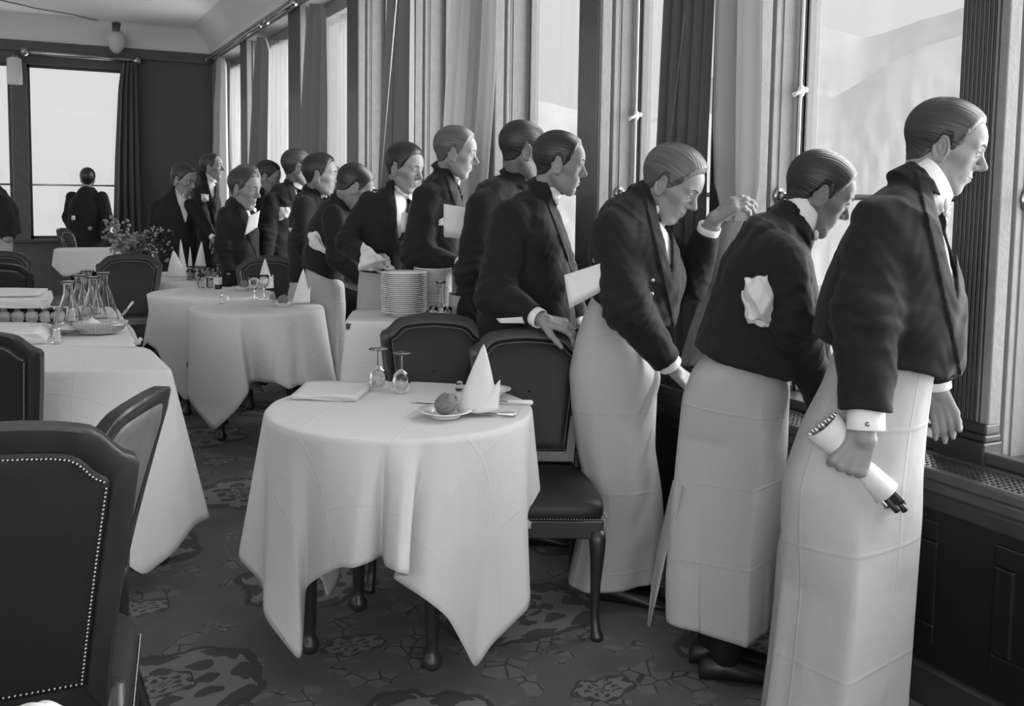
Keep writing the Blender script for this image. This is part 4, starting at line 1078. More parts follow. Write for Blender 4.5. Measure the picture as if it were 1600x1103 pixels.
# ------------------------------------------------------------------ chairs
def backline(n=14):
    """right half of the back outline from bottom to crest centre (x, z)"""
    pts = [(.170, .46), (.178, .55), (.192, .65), (.208, .75), (.220, .84), (.223, .865), (.2235, .868)]
    c = [(.2235, .868), (.214, .873), (.200, .879), (.186, .890), (.173, .905), (.160, .917), (.145, .925), (.10, .934), (.05, .939), (0, .941)]
    return pts+c[1:]
def chair(loc, rz, label, leather='leather', wood='chair_wood', nails=True, group=None, panel_back=None, sc=1.0, hz=1.0):
    root = thing('dining_chair', (0, 0, 0), label, 'chair', group)
    half = backline(); out = half+[(-x, z) for x, z in half[::-1][1:]]
    def lean(x, y, z):
        t = (z-.46); return (x*sc, (y+.205+.17*t+.16*t*t+.03*(1-(x/.22)**2)*min(1, max(0, t*2.2))), z*hz)
    # inner outline
    ih = [(.132, .51), (.146, .62), (.160, .72), (.172, .80), (.1775, .835), (.1785, .842), (.170, .846), (.158, .853), (.148, .864), (.138, .876), (.124, .885), (.10, .891), (.05, .896), (0, .898)]
    def resamp(L, n):
        L = np.array(L); d_ = np.r_[0, np.cumsum(np.linalg.norm(np.diff(L, axis=0), axis=1))]; t_ = np.linspace(0, d_[-1], n)
        return [(float(np.interp(q, d_, L[:, 0])), float(np.interp(q, d_, L[:, 1]))) for q in t_]
    oh = resamp(half, 40); ihr = resamp(ih, 40)
    out = oh+[(-x, z) for x, z in oh[::-1][1:]]; inn = ihr+[(-x, z) for x, z in ihr[::-1][1:]]; N_ = len(out)
    # frame as a swept profile
    V = []; F = []; prof = [(0, -.016), (0, .016), (.15, .021), (.85, .019), (1, .012), (1, -.012), (.85, -.019), (.15, -.021)]
    for i in range(N_):
        o_, q = np.array(out[i]), np.array(inn[i])
        for s_, y in prof:
            p = o_+(q-o_)*s_; V.append(lean(p[0], y, p[1]))
    k = len(prof)
    for i in range(N_-1):
        for j in range(k): F.append((i*k+j, i*k+(j+1) % k, (i+1)*k+(j+1) % k, (i+1)*k+j))
    F.append(tuple(range(k))); F.append(tuple((N_-1)*k+j for j in range(k))[::-1])
    MB().add(V, F).build('back_frame', wood, root, auto=40)
    MB().add([lean(x, y, z) for z in (.47, .515) for x, y in ((-.16, -.016), (.16, -.016), (.16, .016), (-.16, .016))], [(0, 1, 2, 3), (4, 7, 6, 5), (0, 4, 5, 1), (1, 5, 6, 2), (2, 6, 7, 3), (3, 7, 4, 0)]).build('back_rail', wood, root, smooth=False, bevel=.004)
    # panel: cushion on the sitting side, upholstered outside
    loop = inn+[(x, .51) for x in (-.08, 0, .08)]
    cen = (0, .72); V = []; F = []; T = (1.02, 1.0, .93, .8, .55, .28, .02)
    for side in (-1, 1):
        b0 = len(V); hgt = (.012, .020, .030, .034, .036, .037, .037) if side < 0 else (.010, .016, .019, .020, .020, .020, .020)
        for t, h_ in zip(T, hgt):
            for x, z in loop: V.append(lean(cen[0]+(x-cen[0])*t, side*h_, cen[1]+(z-cen[1])*t))
        L_ = len(loop)
        for a in range(len(T)-1):
            for j in range(L_):
                q = (b0+a*L_+j, b0+a*L_+(j+1) % L_, b0+(a+1)*L_+(j+1) % L_, b0+(a+1)*L_+j); F.append(q if side < 0 else q[::-1])
    bp_ = MB().add(V, F).build('back_cushion', panel_back or leather, root)
    if nails:
        pts = []
        for (x0, z0), (x1, z1) in zip(loop, loop[1:]+loop[:1]):
            L2 = math.hypot(x1-x0, z1-z0); n2 = max(1, int(round(L2/.0085)))
            pts += [(x0+(x1-x0)*q/n2, z0+(z1-z0)*q/n2) for q in range(n2)]
        for sd, yy in ((-1, -.0275), (1, .0195)):
            mb = MB()
            for x, z in pts: mb.sphere(lean(x*.965, yy, .72+(z-.72)*.965), .0030, 4)
            mb.build('nail_trim', 'brass', bp_)
    # seat
    def tr(x, y, z): # trapezoid
        f = (y+.23)/.46; return (x*(1-.17*f)*sc, y, z*hz)
    V = []; F = []; prof2 = [(.0, .395), (1.0, .395), (1.03, .405), (1.035, .425), (1.02, .445), (.95, .460), (.8, .470), (.5, .478), (.02, .480)]
    oc = []
    for a in np.linspace(0, 2*PI, 48, endpoint=False):
        c_, s_ = math.cos(a), math.sin(a); oc.append((math.copysign(abs(c_)**.28, c_)*.235, math.copysign(abs(s_)**.28, s_)*.215))
    for s_, z in prof2:
        for x, y in oc: V.append(tr(x*s_, y*s_-.01, z))
    for a in range(len(prof2)-1):
        for j in range(48): F.append((a*48+j, a*48+(j+1) % 48, (a+1)*48+(j+1) % 48, (a+1)*48+j))
    st = MB().add(V, F).build('seat', leather, root)
    if nails:
        mb = MB()
        for i in range(54): mb.sphere(tr(-.228+.456*i/53, -.2325+.0, .404), .0030, 4)
        for i in range(50):
            for sx_ in (-1, 1): mb.sphere(tr(sx_*.2435, -.21+.40*i/49, .404), .0030, 4)
        mb.build('nail_trim', 'brass', st)
    mb = MB(); V = []
    for s_, z in ((1.0, .335), (1.0, .395)):
        pass
    mb = MB()
    V = [tr(x, y, z) for z in (.335, .397) for x, y in ((-.232, -.222), (.232, -.222), (.232, .205), (-.232, .205))]
    mb.add(V, [(3, 2, 1, 0), (4, 5, 6, 7), (0, 1, 5, 4), (1, 2, 6, 5), (2, 3, 7, 6), (3, 0, 4, 7)]).build('seat_rail', wood, root, smooth=False, bevel=.006)
    for sx_ in (-1, 1):
        # front leg: square knee tapering to a slender ankle with pad foot
        P_ = []
        for z, o_, r in ((.36, 0, .026), (.33, -.006, .028), (.27, -.006, .023), (.18, .0, .017), (.08, .002, .0145), (.03, -.006, .016), (.012, -.014, .021), (0, -.016, .020)):
            x, y, _ = tr(sx_*.212, -.205, 0); P_.append(((x+sx_*-o_*.5, y+o_, z*hz), r))
        MB().tube([p for p, r in P_], [r for p, r in P_], 10).build('leg', wood, root)
        P_ = []
        for z, y, r in ((.50, .212, .020), (.42, .205, .021), (.33, .207, .020), (.22, .225, .0185), (.10, .262, .016), (0, .31, .015)):
            P_.append(((sx_*(.178-.0*z)*sc, y, z*hz), r))
        MB().tube([p for p, r in P_], [r for p, r in P_], 8).build('leg', wood, root)
    root.location = (loc[0], loc[1], 0); root.rotation_euler = (0, 0, rz)
    return root
def cx(u, d): return W(u, 600, d)
# chairs behind the front table (backs to the window row, facing the camera side)
def chair_at(u, v, d, rz, label, **k):
    """u, v, d: pixel and depth of the middle of the crest"""
    p = W(u, v, d); off = .205+.17*.48+.16*.23+.03; o = np.array([-math.sin(rz), math.cos(rz)])*off
    return chair((p[0]-o[0], p[1]-o[1]), rz, label, hz=p[2]/.941, **k)
chair_at(680, 489, 3.98, -YAW+.06, 'dark leather chair with nail trim behind the front table, left one of the pair')
chair_at(826, 511, 3.62, -YAW+.02, 'dark leather chair with nail trim on whose crest the profile waiter rests his hand')
chair_at(203, 396, 6.9, YAW*-.9+.25, 'black backed chair standing behind the carafes beside the third table')
chair_at(419, 399, 6.9, -.25, 'black backed chair between the peaked napkins of the far tables')
chair_at(2, 392, 7.5, -.2, 'dark chair at the left edge, the farther of two, crest just under the waiter', leather='leather')
chair_at(-6, 411, 6.4, PI-.35, 'chair with light padded back panel at the left edge, nearer of two', panel_back='chair_wood', nails=False)
chair_at(95, 356, 11.0, PI/2-YAW+.1, 'distant chair seen edge on beside the lone man')
# foreground chairs at the left
chair_at(-28, 663, 1.45, PI-YAW+.42, 'large leather backed chair with brass nails filling the bottom left corner')
chair_at(232, 612, 2.25, -PI/2-YAW, 'wooden backed chair seen obliquely beside the left service table', panel_back='panel_wood', nails=False)
chair_at(-55, 516, 3.15, PI-YAW+.05, 'leather backed chair at the left edge with nail trim, tucked at the service table')
# ------------------------------------------------------------------ tableware
ZT_ = TH+.004
def lathe_thing(name, p, prof, m, label, cat, group=None, parts=(), n=28, s=1.0):
    e = thing(name, p, label, cat, group)
    MB().lathe([(r*s, z*s) for r, z in prof], n, p).build(parts[0] if parts else 'body', m, e)
    return e
def wine_glass(p, label, upside=False, s=1.0, group=None):
    e = thing('wine_glass', p, label, 'glass', group)
    H_ = .145*s
    bowl = [(.003, .060), (.012, .064), (.026, .078), (.033, .098), (.034, .118), (.031, .143), (.0298, .143), (.0328, .118), (.0318, .098), (.025, .080), (.011, .0675), (0, .066)]
    stem = [(.0, .064), (.0045, .062), (.0036, .045), (.0036, .015), (.006, .006), (.0, .005)]
    foot = [(0, .006), (.008, .005), (.033, .0025), (.0345, .0012), (.033, 0), (0, 0)]
    f = (lambda r, z: (r*s, H_-z*s)) if upside else (lambda r, z: (r*s, z*s))
    for nm, pr in (('bowl', bowl), ('stem', stem), ('foot', foot)): MB().lathe([f(*q) for q in pr], 28, p).build(nm, 'real_glass', e)
    return e
m = mat('real_glass', .95, .02, trans=1.0); m.node_tree.nodes['Principled BSDF'].inputs['IOR'].default_value = 1.35
def tumbler(p, label, group=None, r=.026, h=.075):
    e = thing('tumbler', p, label, 'glass', group)
    MB().lathe([(0, 0), (r*.8, 0), (r*.86, .004), (r, h*.6), (r*1.02, h), (r*.97, h), (r*.94, h*.6), (r*.8, .008), (0, .007)], 22, p).build('vessel', 'real_glass', e)
    return e
def carafe(p, label, s=1.0, group=None, neck=1.0):
    e = thing('carafe', p, label, 'carafe', group)
    pr = [(0, 0), (.066, 0), (.070, .006), (.066, .03), (.054, .08), (.040, .13), (.027, .17), (.021, .195), (.020, .225), (.026, .238), (.030, .243), (.027, .244), (.0175, .226), (.0185, .195), (.0245, .168), (.0375, .128), (.0515, .078), (.0635, .028), (.064, .010), (0, .008)]
    MB().lathe([(r*s, z*s) for r, z in pr], 32, p).build('vessel', 'real_glass', e)
    MB().lathe([(0, .0235*s), (.0222*s, .0235*s), (.0200*s, .012*s)][:0]+[(.0285*s, .236*s), (.0325*s, .240*s), (.0325*s, .245*s), (.0285*s, .247*s)], 28, p).build('rim', 'real_glass', e)
    return e
def plate(p, label, R=.125, group=None, name='plate', cat='plate'):
    pr = [(0, .004), (R*.55, .004), (R*.62, .007), (R*.70, .014), (R, .021), (R*1.005, .0225), (R, .024), (R*.70, .0175), (R*.60, .010), (R*.5, .007), (0, .007)]
    pr = [(0, 0), (R*.5, 0), (R*.55, .0), (R*.56, .004)]+pr[2:]
    o = MB().lathe(pr, 40, p).build(name, 'porcelain'); 
    return tag(o, label, cat, group)
def napkin_cone(bu, bv, tu, tv, hw, d, label, lean_=.0, wing=True, group=None):
    """folded napkin standing as a peak: base centre, tip, half width in photo units at depth d"""
    b = W(bu, bv, d); t = W(tu, tv, d); k = hw*d/F_PX; r_, f_ = rdir(bu), vdir(bu); n = 40; g = []
    for i in range(15):
        q = i/14; row = []
        for j in range(n):
            a = 2*PI*j/n; rr_ = (1-q)**.85*k; rr_ *= 1+.05*math.sin(3*a+1)*(1-q)
            c = b+(t-b)*q+_Z*0
            row.append(c+r_*rr_*math.cos(a)+f_*rr_*.62*math.sin(a))
        g.append(row)
    mb = MB().grid(g, closed=True); e = thing('napkin', b, label, 'napkin', group)
    mb.build('standing_peak', 'napkin', e, solid=.002)
    if wing:
        tip = b+(t-b)*.46+r_*k*.95; g = []
        for i in range(10):
            q = i/9; lo = b+r_*k*(-.25+.0*q)-f_*k*.70; hi = b+r_*k*1.02-f_*k*.1
            p0 = lo+(tip-lo)*q; p1 = hi+(tip-hi)*q
            g.append([p0+(p1-p0)*s_-f_*k*.22*math.sin(PI*s_)*(1-q*.7) for s_ in np.linspace(0, 1, 10)])
        MB().grid(g).build('folded_flap', 'napkin', e, solid=.002)
    return e
def knife(p0, p1, label, handle='porcelain', name='knife'):
    p0, p1 = np.array(p0), np.array(p1); L = np.linalg.norm(p1-p0); d = nrm(p1-p0); s_ = nrm(np.cross(_Z, d)); e = thing(name, p0, label, 'cutlery')
    z = _Z*.006
    g = [[p0+d*L*t+s_*w_*.5+z+_Z*.0006, p0+d*L*t-s_*w_*.5+z+_Z*.0006, p0+d*L*t-s_*w_*.5+z-_Z*.0006, p0+d*L*t+s_*w_*.5+z-_Z*.0006] for t, w_ in ((0, .002), (.05, .010), (.15, .016), (.5, .017), (.56, .009))]
    MB().grid(g, closed=True).build('blade', 'silver', e, smooth=False)
    MB().tube([p0+d*L*t+z for t in (.54, .57, .60, .8, .97, 1.0)], [.004, .006, .0055, .008, .009, .004], 10, flat=.75).build('handle', handle, e)
    return e
def fork(p0, p1, label, up=None):
    p0, p1 = np.array(p0), np.array(p1); L = np.linalg.norm(p1-p0); d = nrm(p1-p0); s_ = nrm(np.cross(d, _Z)); e = thing('fork', p0, label, 'cutlery')
    MB().tube([p0+d*L*.30, p0+d*L*.4, p0+d*L*.7, p1], [.011, .0035, .0035, .007], 8, flat=.4).build('handle', 'silver', e)
    for i in range(4):
        o_ = s_*(i-1.5)*.0058; MB().tube([p0+o_, p0+d*L*.15+o_, p0+d*L*.33+o_*.8], [.0010, .0018, .002], 6).build('tine', 'silver', e)
    return e
def roll(p, label, s=1.0, dark=False):
    e = thing('bread_roll', p, label, 'bread'); mb = MB(); V = []; 
    f = lambda P: smin(ell(P, tuple(np.array(p)+[0, 0, .026*s]), (.031*s, .030*s, .027*s)), ell(P, tuple(np.array(p)+rdir(700)*.004+[0, 0, .034*s]), (.022*s, .021*s, .024*s)), .01)+.0022*np.sin((P[:, 0]-p[0])*170+2*np.sin((P[:, 2]-p[2])*150))*np.cos((P[:, 1]-p[1])*130)
    emit('crust', f, [np.array(p)+[a*.04*s, b*.04*s, c*.05*s] for a in (-1, 1) for b in (-1, 1) for c in (0, 1.3)], .0016*s, 'bread', e, pad=.006)
    return e
def on(u, v, h=ZT_): return G(u, v, h)
# --- front table
gl_a = on(591, 608); wine_glass(gl_a, 'stemmed glass turned upside down, left one on the front table', True, .98)
gl_b = on(627, 612); wine_glass(gl_b, 'stemmed glass turned upside down, right one on the front table', True, .93)
def flat_napkin(pts, label, layers=4, th=.0035, name='napkin', m='napkin', fold=.004, curl=0):
    P = [np.array(q) for q in pts]; e = thing(name, sum(P)/len(P), label, 'napkin' if name == 'napkin' else name.replace('_', ' '))
    for k_ in range(layers):
        g = []; z = th*(k_+.5); sh = k_*fold
        for i in range(9):
            a = i/8; p0 = P[0]+(P[3]-P[0])*a; p1 = P[1]+(P[2]-P[1])*a
            g.append([p0+(p1-p0)*b_+_Z*(z+.0015*math.sin(7*b_+3*a+k_)+curl*(b_**4)*.01)+nrm(P[1]-P[0])*(-sh*.3*k_*.2) for b_ in np.linspace(0, 1, 12)])
        MB().grid(g).build('fold', m, e, solid=th*.7)
    return e
flat_napkin([on(455, 624), on(556, 627), on(588, 602), on(480, 601)], 'folded white napkin lying flat at the left of the front table')
pp = on(696, 651); plate(pp, 'small bread plate with a roll, front of the front table', .082)
rp = pp+[0, 0, .009]; roll(rp, 'crusty bread roll on the plate of the front table', 1.1)
plate(on(770, 617), 'small plate half behind the peaked napkin on the front table', .062)
napkin_cone(745, 640, 756, 538, 33, 2.98, 'tall peaked napkin standing on the front table')
knife(on(640, 640)+_Z*.016, on(752, 646)+_Z*.016, 'knife laid across the bread plate of the front table', 'silver')
knife(on(745, 628), on(833, 632), 'pale handled knife pointing over the right edge of the front table')
fork(on(702, 624)+_Z*.02, on(735, 640), 'fork with tines raised just behind the bread roll')
knife(on(738, 648), on(806, 651), 'slim spoon handle lying to the right of the bread plate', 'silver', 'spoon')
p = on(718, 610); lathe_thing('salt_cellar', p, [(0, 0), (.014, 0), (.015, .012), (.010, .026), (.012, .03), (0, .034)], 'real_glass', 'tiny glass salt cellar peeping out behind the peaked napkin', 'shaker', parts=('vessel',))
# --- second table
wine_glass(on(397, 468), 'left of the two upright cut glasses on the second table', s=1.02)
wine_glass(on(412, 465), 'right of the two upright cut glasses on the second table', s=1.0)
pq = on(442, 478); plate(pq, 'small bread plate on the second table', .072); roll(pq+[0, 0, .009], 'bread roll on the second table before the peaked napkin', 1.0)
knife(on(424, 474)+_Z*.015, on(470, 474)+_Z*.015, 'knife resting across the bread plate of the second table', 'silver')
napkin_cone(470, 472, 474, 420, 13.5, 5.62, 'peaked napkin at the right of the second table')
p = on(347, 474); e = thing('salt_shaker', p, 'glass salt shaker with metal cap on the second table', 'shaker')
MB().lathe([(0, 0), (.016, 0), (.018, .004), (.014, .03), (.012, .045), (0, .045)], 20, p).build('vessel', 'real_glass', e); MB().lathe([(.0125, .044), (.013, .052), (.009, .062), (0, .064)], 20, p).build('cap', 'silver', e)
p = on(355, 471); e = thing('pepper_shaker', p, 'squat pepper shaker right beside the glass salt shaker', 'shaker')
MB().lathe([(0, 0), (.014, 0), (.016, .012), (.010, .034), (0, .034)], 20, p).build('vessel', 'porcelain', e); MB().lathe([(.0105, .033), (.012, .04), (0, .046)], 20, p).build('cap', 'silver', e)
# --- third table
for (u, v, tu, tv, hw, d, lab) in ((414, 450, 414, 404, 13, 6.2, 'peaked napkin in front of the black backed chair, behind the cut glasses'), (368, 436, 372, 394, 9, 6.7, 'slim peaked napkin just left of the black backed chair'), (349, 428, 348, 389, 8.5, 7.0, 'slim peaked napkin rising behind the dark bottle'), (277, 432, 271, 391, 16, 6.75, 'broad peaked napkin at the left of the third table')):
    g_ = on(u, v); dd = proj(g_)[2]; napkin_cone(u, v, tu, tv, hw, dd, lab)
e = thing('bottle', on(341, 451), 'dark bottle with a slender neck on the third table', 'bottle'); p = on(341, 451)
MB().lathe([(0, 0), (.024, 0), (.025, .01), (.025, .09), (.020, .11), (.009, .125), (.008, .155), (.0095, .16), (.0095, .168), (0, .17)], 24, p).build('vessel', 'bottle_dark', e)
MB().lathe([(.0256, .03), (.0256, .08)], 24, p).build('paper_label', 'label', e)
for k_, (u, v) in enumerate(((315, 450), (329, 450))):
    p = on(u, v); e = thing('glass_jar', p, ('square glass jar with dark radishes at its top' if k_ == 0 else 'square glass jar touching the dark bottle'), 'jar')
    MB().box(p+np.array([-.026, -.026, 0]), p+np.array([.026, .026, .078])).build('vessel', 'real_glass', e, smooth=False, bevel=.006)
    if k_ == 0:
        for q in range(6): MB().sphere(p+np.array([.016*math.cos(q*1.05), .016*math.sin(q*1.05), .085+.006*(q % 2)]), .013, 10).build('radish', 'leather', e)
plate(on(378, 453), 'thin dark edged plate on the third table by the black backed chair', .07)
roll(on(381, 452)+[0, 0, .01], 'dark bread roll on the thin plate of the third table', .9)
# --- fourth table
for (u, v, tu, tv, hw, lab) in ((286, 431, 282, 374, 7, 'peaked napkin right next to the potted shrub'), (312, 430, 315, 377, 11, 'broad peaked napkin at the back of the fourth table'), (297, 430, 297, 385, 4.5, 'narrow napkin tip between two peaked napkins at the back'), (243, 432, 238, 396, 8, 'peaked napkin in front of the potted flowers beside the black chair')):
    g_ = on(u, v); dd = proj(g_)[2]; napkin_cone(u, v, tu, tv, hw, dd, lab, wing=False)
rg = random.Random(5)
GP = [(300+((i*37) % 46)-4, 430+((i*7) % 9)) for i in range(16)]
for i, (u, v) in enumerate(GP):
    p = on(u, v); e = tumbler(p, 'small tumbler of the crowded glass cluster among the far napkins', group='cluster of small glasses on the fourth table')
# potted plants
def plant(u, v, label, pot_r, pot_h, rad, hgt, seed, pet, leafm='leaf'):
    p = on(u, v); rnd = random.Random(seed); e = thing('potted_plant', p, label, 'plant')
    MB().lathe([(0, 0), (pot_r*.72, 0), (pot_r*.78, .01), (pot_r*.98, pot_h*.82), (pot_r*1.06, pot_h*.84), (pot_r*1.08, pot_h), (pot_r*.95, pot_h), (pot_r*.93, pot_h*.9), (0, pot_h*.88)], 28, p).build('pot', 'pot', e)
    st = MB(); lf = MB(); fl = MB(); c = p+_Z*pot_h
    for i in range(120):
        a = rnd.uniform(0, 2*PI); el = rnd.uniform(.05, 1.0); r_ = rad*(1-.35*el)*rnd.uniform(.5, 1.05)
        q = c+np.array([math.cos(a)*r_, math.sin(a)*r_, hgt*(el*rnd.uniform(.6, 1.08))-.02])
        st.tube([c+np.array([math.cos(a), math.sin(a), 0])*pot_r*.4, c+(q-c)*.5+_Z*.03, q], [.003, .002, .0012], 5)
        for k_ in range(10):
            b = c+(q-c)*rnd.uniform(.45, 1.0)+np.array([rnd.gauss(0, .018), rnd.gauss(0, .018), rnd.gauss(0, .018)])
            d1 = nrm([rnd.gauss(0, 1), rnd.gauss(0, 1), rnd.gauss(.3, .7)]); d2 = nrm(np.cross(d1, [rnd.gauss(0, 1), rnd.gauss(0, 1), 1])); L_ = rnd.uniform(.014, .026)
            lf.add([b, b+d1*L_*.5+d2*L_*.32, b+d1*L_, b+d1*L_*.5-d2*L_*.32], [(0, 1, 2, 3)])
        if rnd.random() < pet:
            for k_ in range(3): fl.sphere(q+np.array([rnd.gauss(0, .010), rnd.gauss(0, .010), rnd.gauss(.008, .008)]), rnd.uniform(.007, .012), 6)
    st.build('stem', 'stem', e); o = lf.build('foliage', leafm, e, smooth=False); o['kind'] = 'stuff'
    o = fl.build('blossom', 'petal', e); o['kind'] = 'stuff'
plant(206, 412, 'pale flowering plant in a grey pot, left of the two on the fourth table', .085, .12, .20, .20, 3, .75, 'leaf_pale')
plant(252, 414, 'darker bushy plant in a dark pot, right of the two on the fourth table', .085, .13, .17, .24, 9, .5)
# --- farther left: flowers low on the end window ledge
p = G(178, 384, TH); e = thing('flower_vase', p, 'round dark vase with a few blooms on the small far table', 'vase')
MB().lathe([(0, 0), (.05, 0), (.09, .04), (.10, .08), (.07, .13), (.04, .15), (0, .15)], 24, p).build('vessel', 'lamp_metal', e)
mb = MB(); rnd = random.Random(2)
for i in range(40): mb.sphere(p+np.array([rnd.gauss(0, .07), rnd.gauss(0, .07), .22+rnd.gauss(0, .05)]), rnd.uniform(.014, .026), 6)
o = mb.build('blossom', 'leaf_pale', e); o['kind'] = 'stuff'
# --- service tables
CAR = [((108, 521), 'leftmost carafe of the cluster, standing nearest the basket', 1.0), ((126, 508), 'second carafe from the left, tucked behind the front ones', 1.02), ((138, 497), 'carafe at the very back of the cluster', 1.02), ((147, 512), 'carafe in the middle of the cluster, right behind the basket', 1.02), ((163, 503), 'rightmost carafe of the cluster', 1.03)]
for (u, v), lab, s_ in CAR: carafe(on(u, v), lab, s_)
# basket with napkin, bread knife
p = on(157, 521); e = thing('bread_basket', p, 'oval woven basket with pierced sides and a napkin inside', 'basket')
Rb = np.stack([rdir(157), vdir(157), _Z], 1)
MB().lathe([(0, .002), (.075, .002), (.090, .010), (.118, .050), (.124, .056), (.119, .058), (.112, .050), (.085, .014), (0, .010)], 40, p, 1.0, .62, Rb).build('bowl', 'wicker', e)
mb = MB()
for i in range(40):
    a = 2*PI*i/40; q = lambda r, z: p+Rb@np.array([r*math.cos(a), r*.62*math.sin(a), z]); mb.tube([q(.098, .018), q(.120, .052)], .0035, 5)
mb.build('woven_rib', 'wicker', e)
napkin_cone(147, 508, 143, 496, 13, proj(p)[2], 'folded napkin lying in the oval basket', wing=False)
napkin_cone(180, 508, 179, 502, 12, proj(p)[2]-.02, 'second napkin fold at the right inside the oval basket', wing=False)
knife(on(190, 516)+_Z*.06, on(208, 499)+_Z*.085, 'bread knife with pale handle propped on the basket rim', 'porcelain')
q0 = on(201, 512)+_Z*.03
e = thing('corkscrew', q0, 'turned wooden corkscrew hanging over the table edge by the basket', 'corkscrew')
qs = [W(200, 508, 4.2), W(206, 518, 4.18), W(213, 531, 4.15), W(217, 536, 4.13)]
MB().tube(qs, [.006, .010, .007, .010], 8).build('shaft', 'wicker', e); MB().tube([W(211, 537, 4.13), W(221, 529, 4.15)], [.010, .010], 8).build('grip', 'wicker', e)
p = on(89, 536); e = thing('salt_shaker', p, 'faceted glass shaker on the left service table, close to the carafes', 'shaker')
MB().lathe([(0, 0), (.024, 0), (.024, .006), (.016, .012), (.017, .05), (.014, .058), (0, .058)], 20, p).build('vessel', 'real_glass', e); MB().lathe([(.0145, .057), (.015, .066), (0, .072)], 18, p).build('cap', 'silver', e)
# stacked linen and papers
flat_napkin([on(-60, 537), on(70, 537), on(84, 518), on(-60, 518)], 'pile of folded papers and napkins at the front left of the service table', 8, .0055, m='paper', fold=.01)
for i, u in enumerate((6, 28, 50, 72, 90)):
    p = on(u, 508); e = tumbler(p, 'squat stemless glass in the row under the linen stack', r=.036, h=.085, group='row of small glasses under the linen stack')
flat_napkin([on(-60, 512)+_Z*.095, on(78, 512)+_Z*.095, on(84, 494)+_Z*.095, on(-60, 494)+_Z*.095], 'thick stack of white folded linen raised on glasses', 7, .006)
flat_napkin([on(-60, 508)+_Z*.140, on(60, 507)+_Z*.140, on(76, 494)+_Z*.140, on(-60, 494)+_Z*.140], 'thin white cloth topping the linen stack', 2, .005)
# --- plate stacks
ZP_ = TP+.004; pc = on(631, 492, ZP_)
for i in range(21):
    o = plate(pc+_Z*.0091*i+np.array([rg.gauss(0, .0008), rg.gauss(0, .0008), 0]), 'white dinner plate somewhere within the tall left plate stack', .109, 'dinner plates in the left stack')
    if i == 20: o['label'] = 'topmost white plate of the tall left plate stack'; del o['group']
    if i == 0: o['label'] = 'bottom white plate of the tall left plate stack'; del o['group']
pc2 = W(676, 489, proj(pc)[2]+.17); pc2[2] = ZP_
for i in range(22):
    o = plate(pc2+_Z*.0091*i, 'white plate of the right plate stack half hidden by the vase shaped carafe', .095, 'plates in the right stack')
    if i == 21: o['label'] = 'topmost plate of the right plate stack'; del o['group']
p = on(688, 498, ZP_); e = thing('carafe', p, 'small waisted glass carafe with flared lip before the right plate stack', 'carafe')
MB().lathe([(0, 0), (.030, 0), (.036, .012), (.036, .03), (.026, .055), (.016, .075), (.0145, .12), (.020, .165), (.025, .172), (.018, .165), (.0125, .12), (.014, .075), (.024, .053), (.033, .03), (.032, .012), (0, .008)], 28, p).build('vessel', 'real_glass', e)
for i, (u, v) in enumerate(((677, 500), (699, 500))):
    tumbler(on(u, v, ZP_), 'small tumbler %s the waisted carafe' % ('left of' if i == 0 else 'right of'), r=.02, h=.06)
# --- near blurred napkin at the bottom left corner
p = W(62, 1150, 1.165); p[2] = TH+.004
e = thing('napkin', p, 'crumpled white napkin poking up at the bottom left corner', 'napkin')
pf = p.astype(np.float32); f = lambda P: smin(smin(ell(P, tuple(p+rdir(62)*-.005+[0, 0, .022]), (.038, .03, .040)), ell(P, tuple(p+rdir(62)*.045+[0, 0, .014]), (.03, .025, .026)), .02), ell(P, tuple(p-rdir(62)*.03+[0, 0, .014]), (.04, .03, .03)), .02)+.002*np.sin((P[:, 0])*150+3*np.sin(P[:, 1]*80))
emit('crumpled_cloth', f, [p+[a*.1, b*.07, c*.08] for a in (-1, 1) for b in (-1, 1) for c in (0, 1)], .003, 'napkin', e, pad=.01)
# ------------------------------------------------------------------ things the waiters hold
def cloth_blob(name, pts, d, label, m='napkin', th=.004, seed=1, nu=26, amp=.012, bulge=.03, cat='napkin'):
    """quad (u,v,dz)x4 sheet, crumpled"""
    P = [W(u, v, d+z) for u, v, z in pts]; rnd = random.Random(seed); e = thing(name, sum(P)/4, label, cat); f_ = vdir(pts[0][0]); g = []
    ph = [rnd.uniform(0, 6) for _ in range(6)]
    for i in range(nu):
        a = i/(nu-1); row = []
        for j in range(nu):
            b = j/(nu-1); q = (P[0]*(1-b)+P[1]*b)*(1-a)+(P[3]*(1-b)+P[2]*b)*a
            w_ = amp*(1.2*abs(math.sin(4*a+3*b+ph[0]))+.9*abs(math.sin(6*b-4*a+ph[1]))+.5*abs(math.sin(9*a+ph[2]+7*b))-1.3); ed = rdir(pts[0][0])*amp*.35*math.sin(11*a+ph[3])*(2*b-1)+_Z*amp*.3*math.sin(12*b+ph[4])*(2*a-1)
            row.append(q+f_*(w_-bulge*math.sin(PI*a)*math.sin(PI*b))+ed)
        g.append(row)
    MB().grid(g).build('cloth_sheet' if m == 'napkin' else 'sheet', m, e, solid=th)
    return e
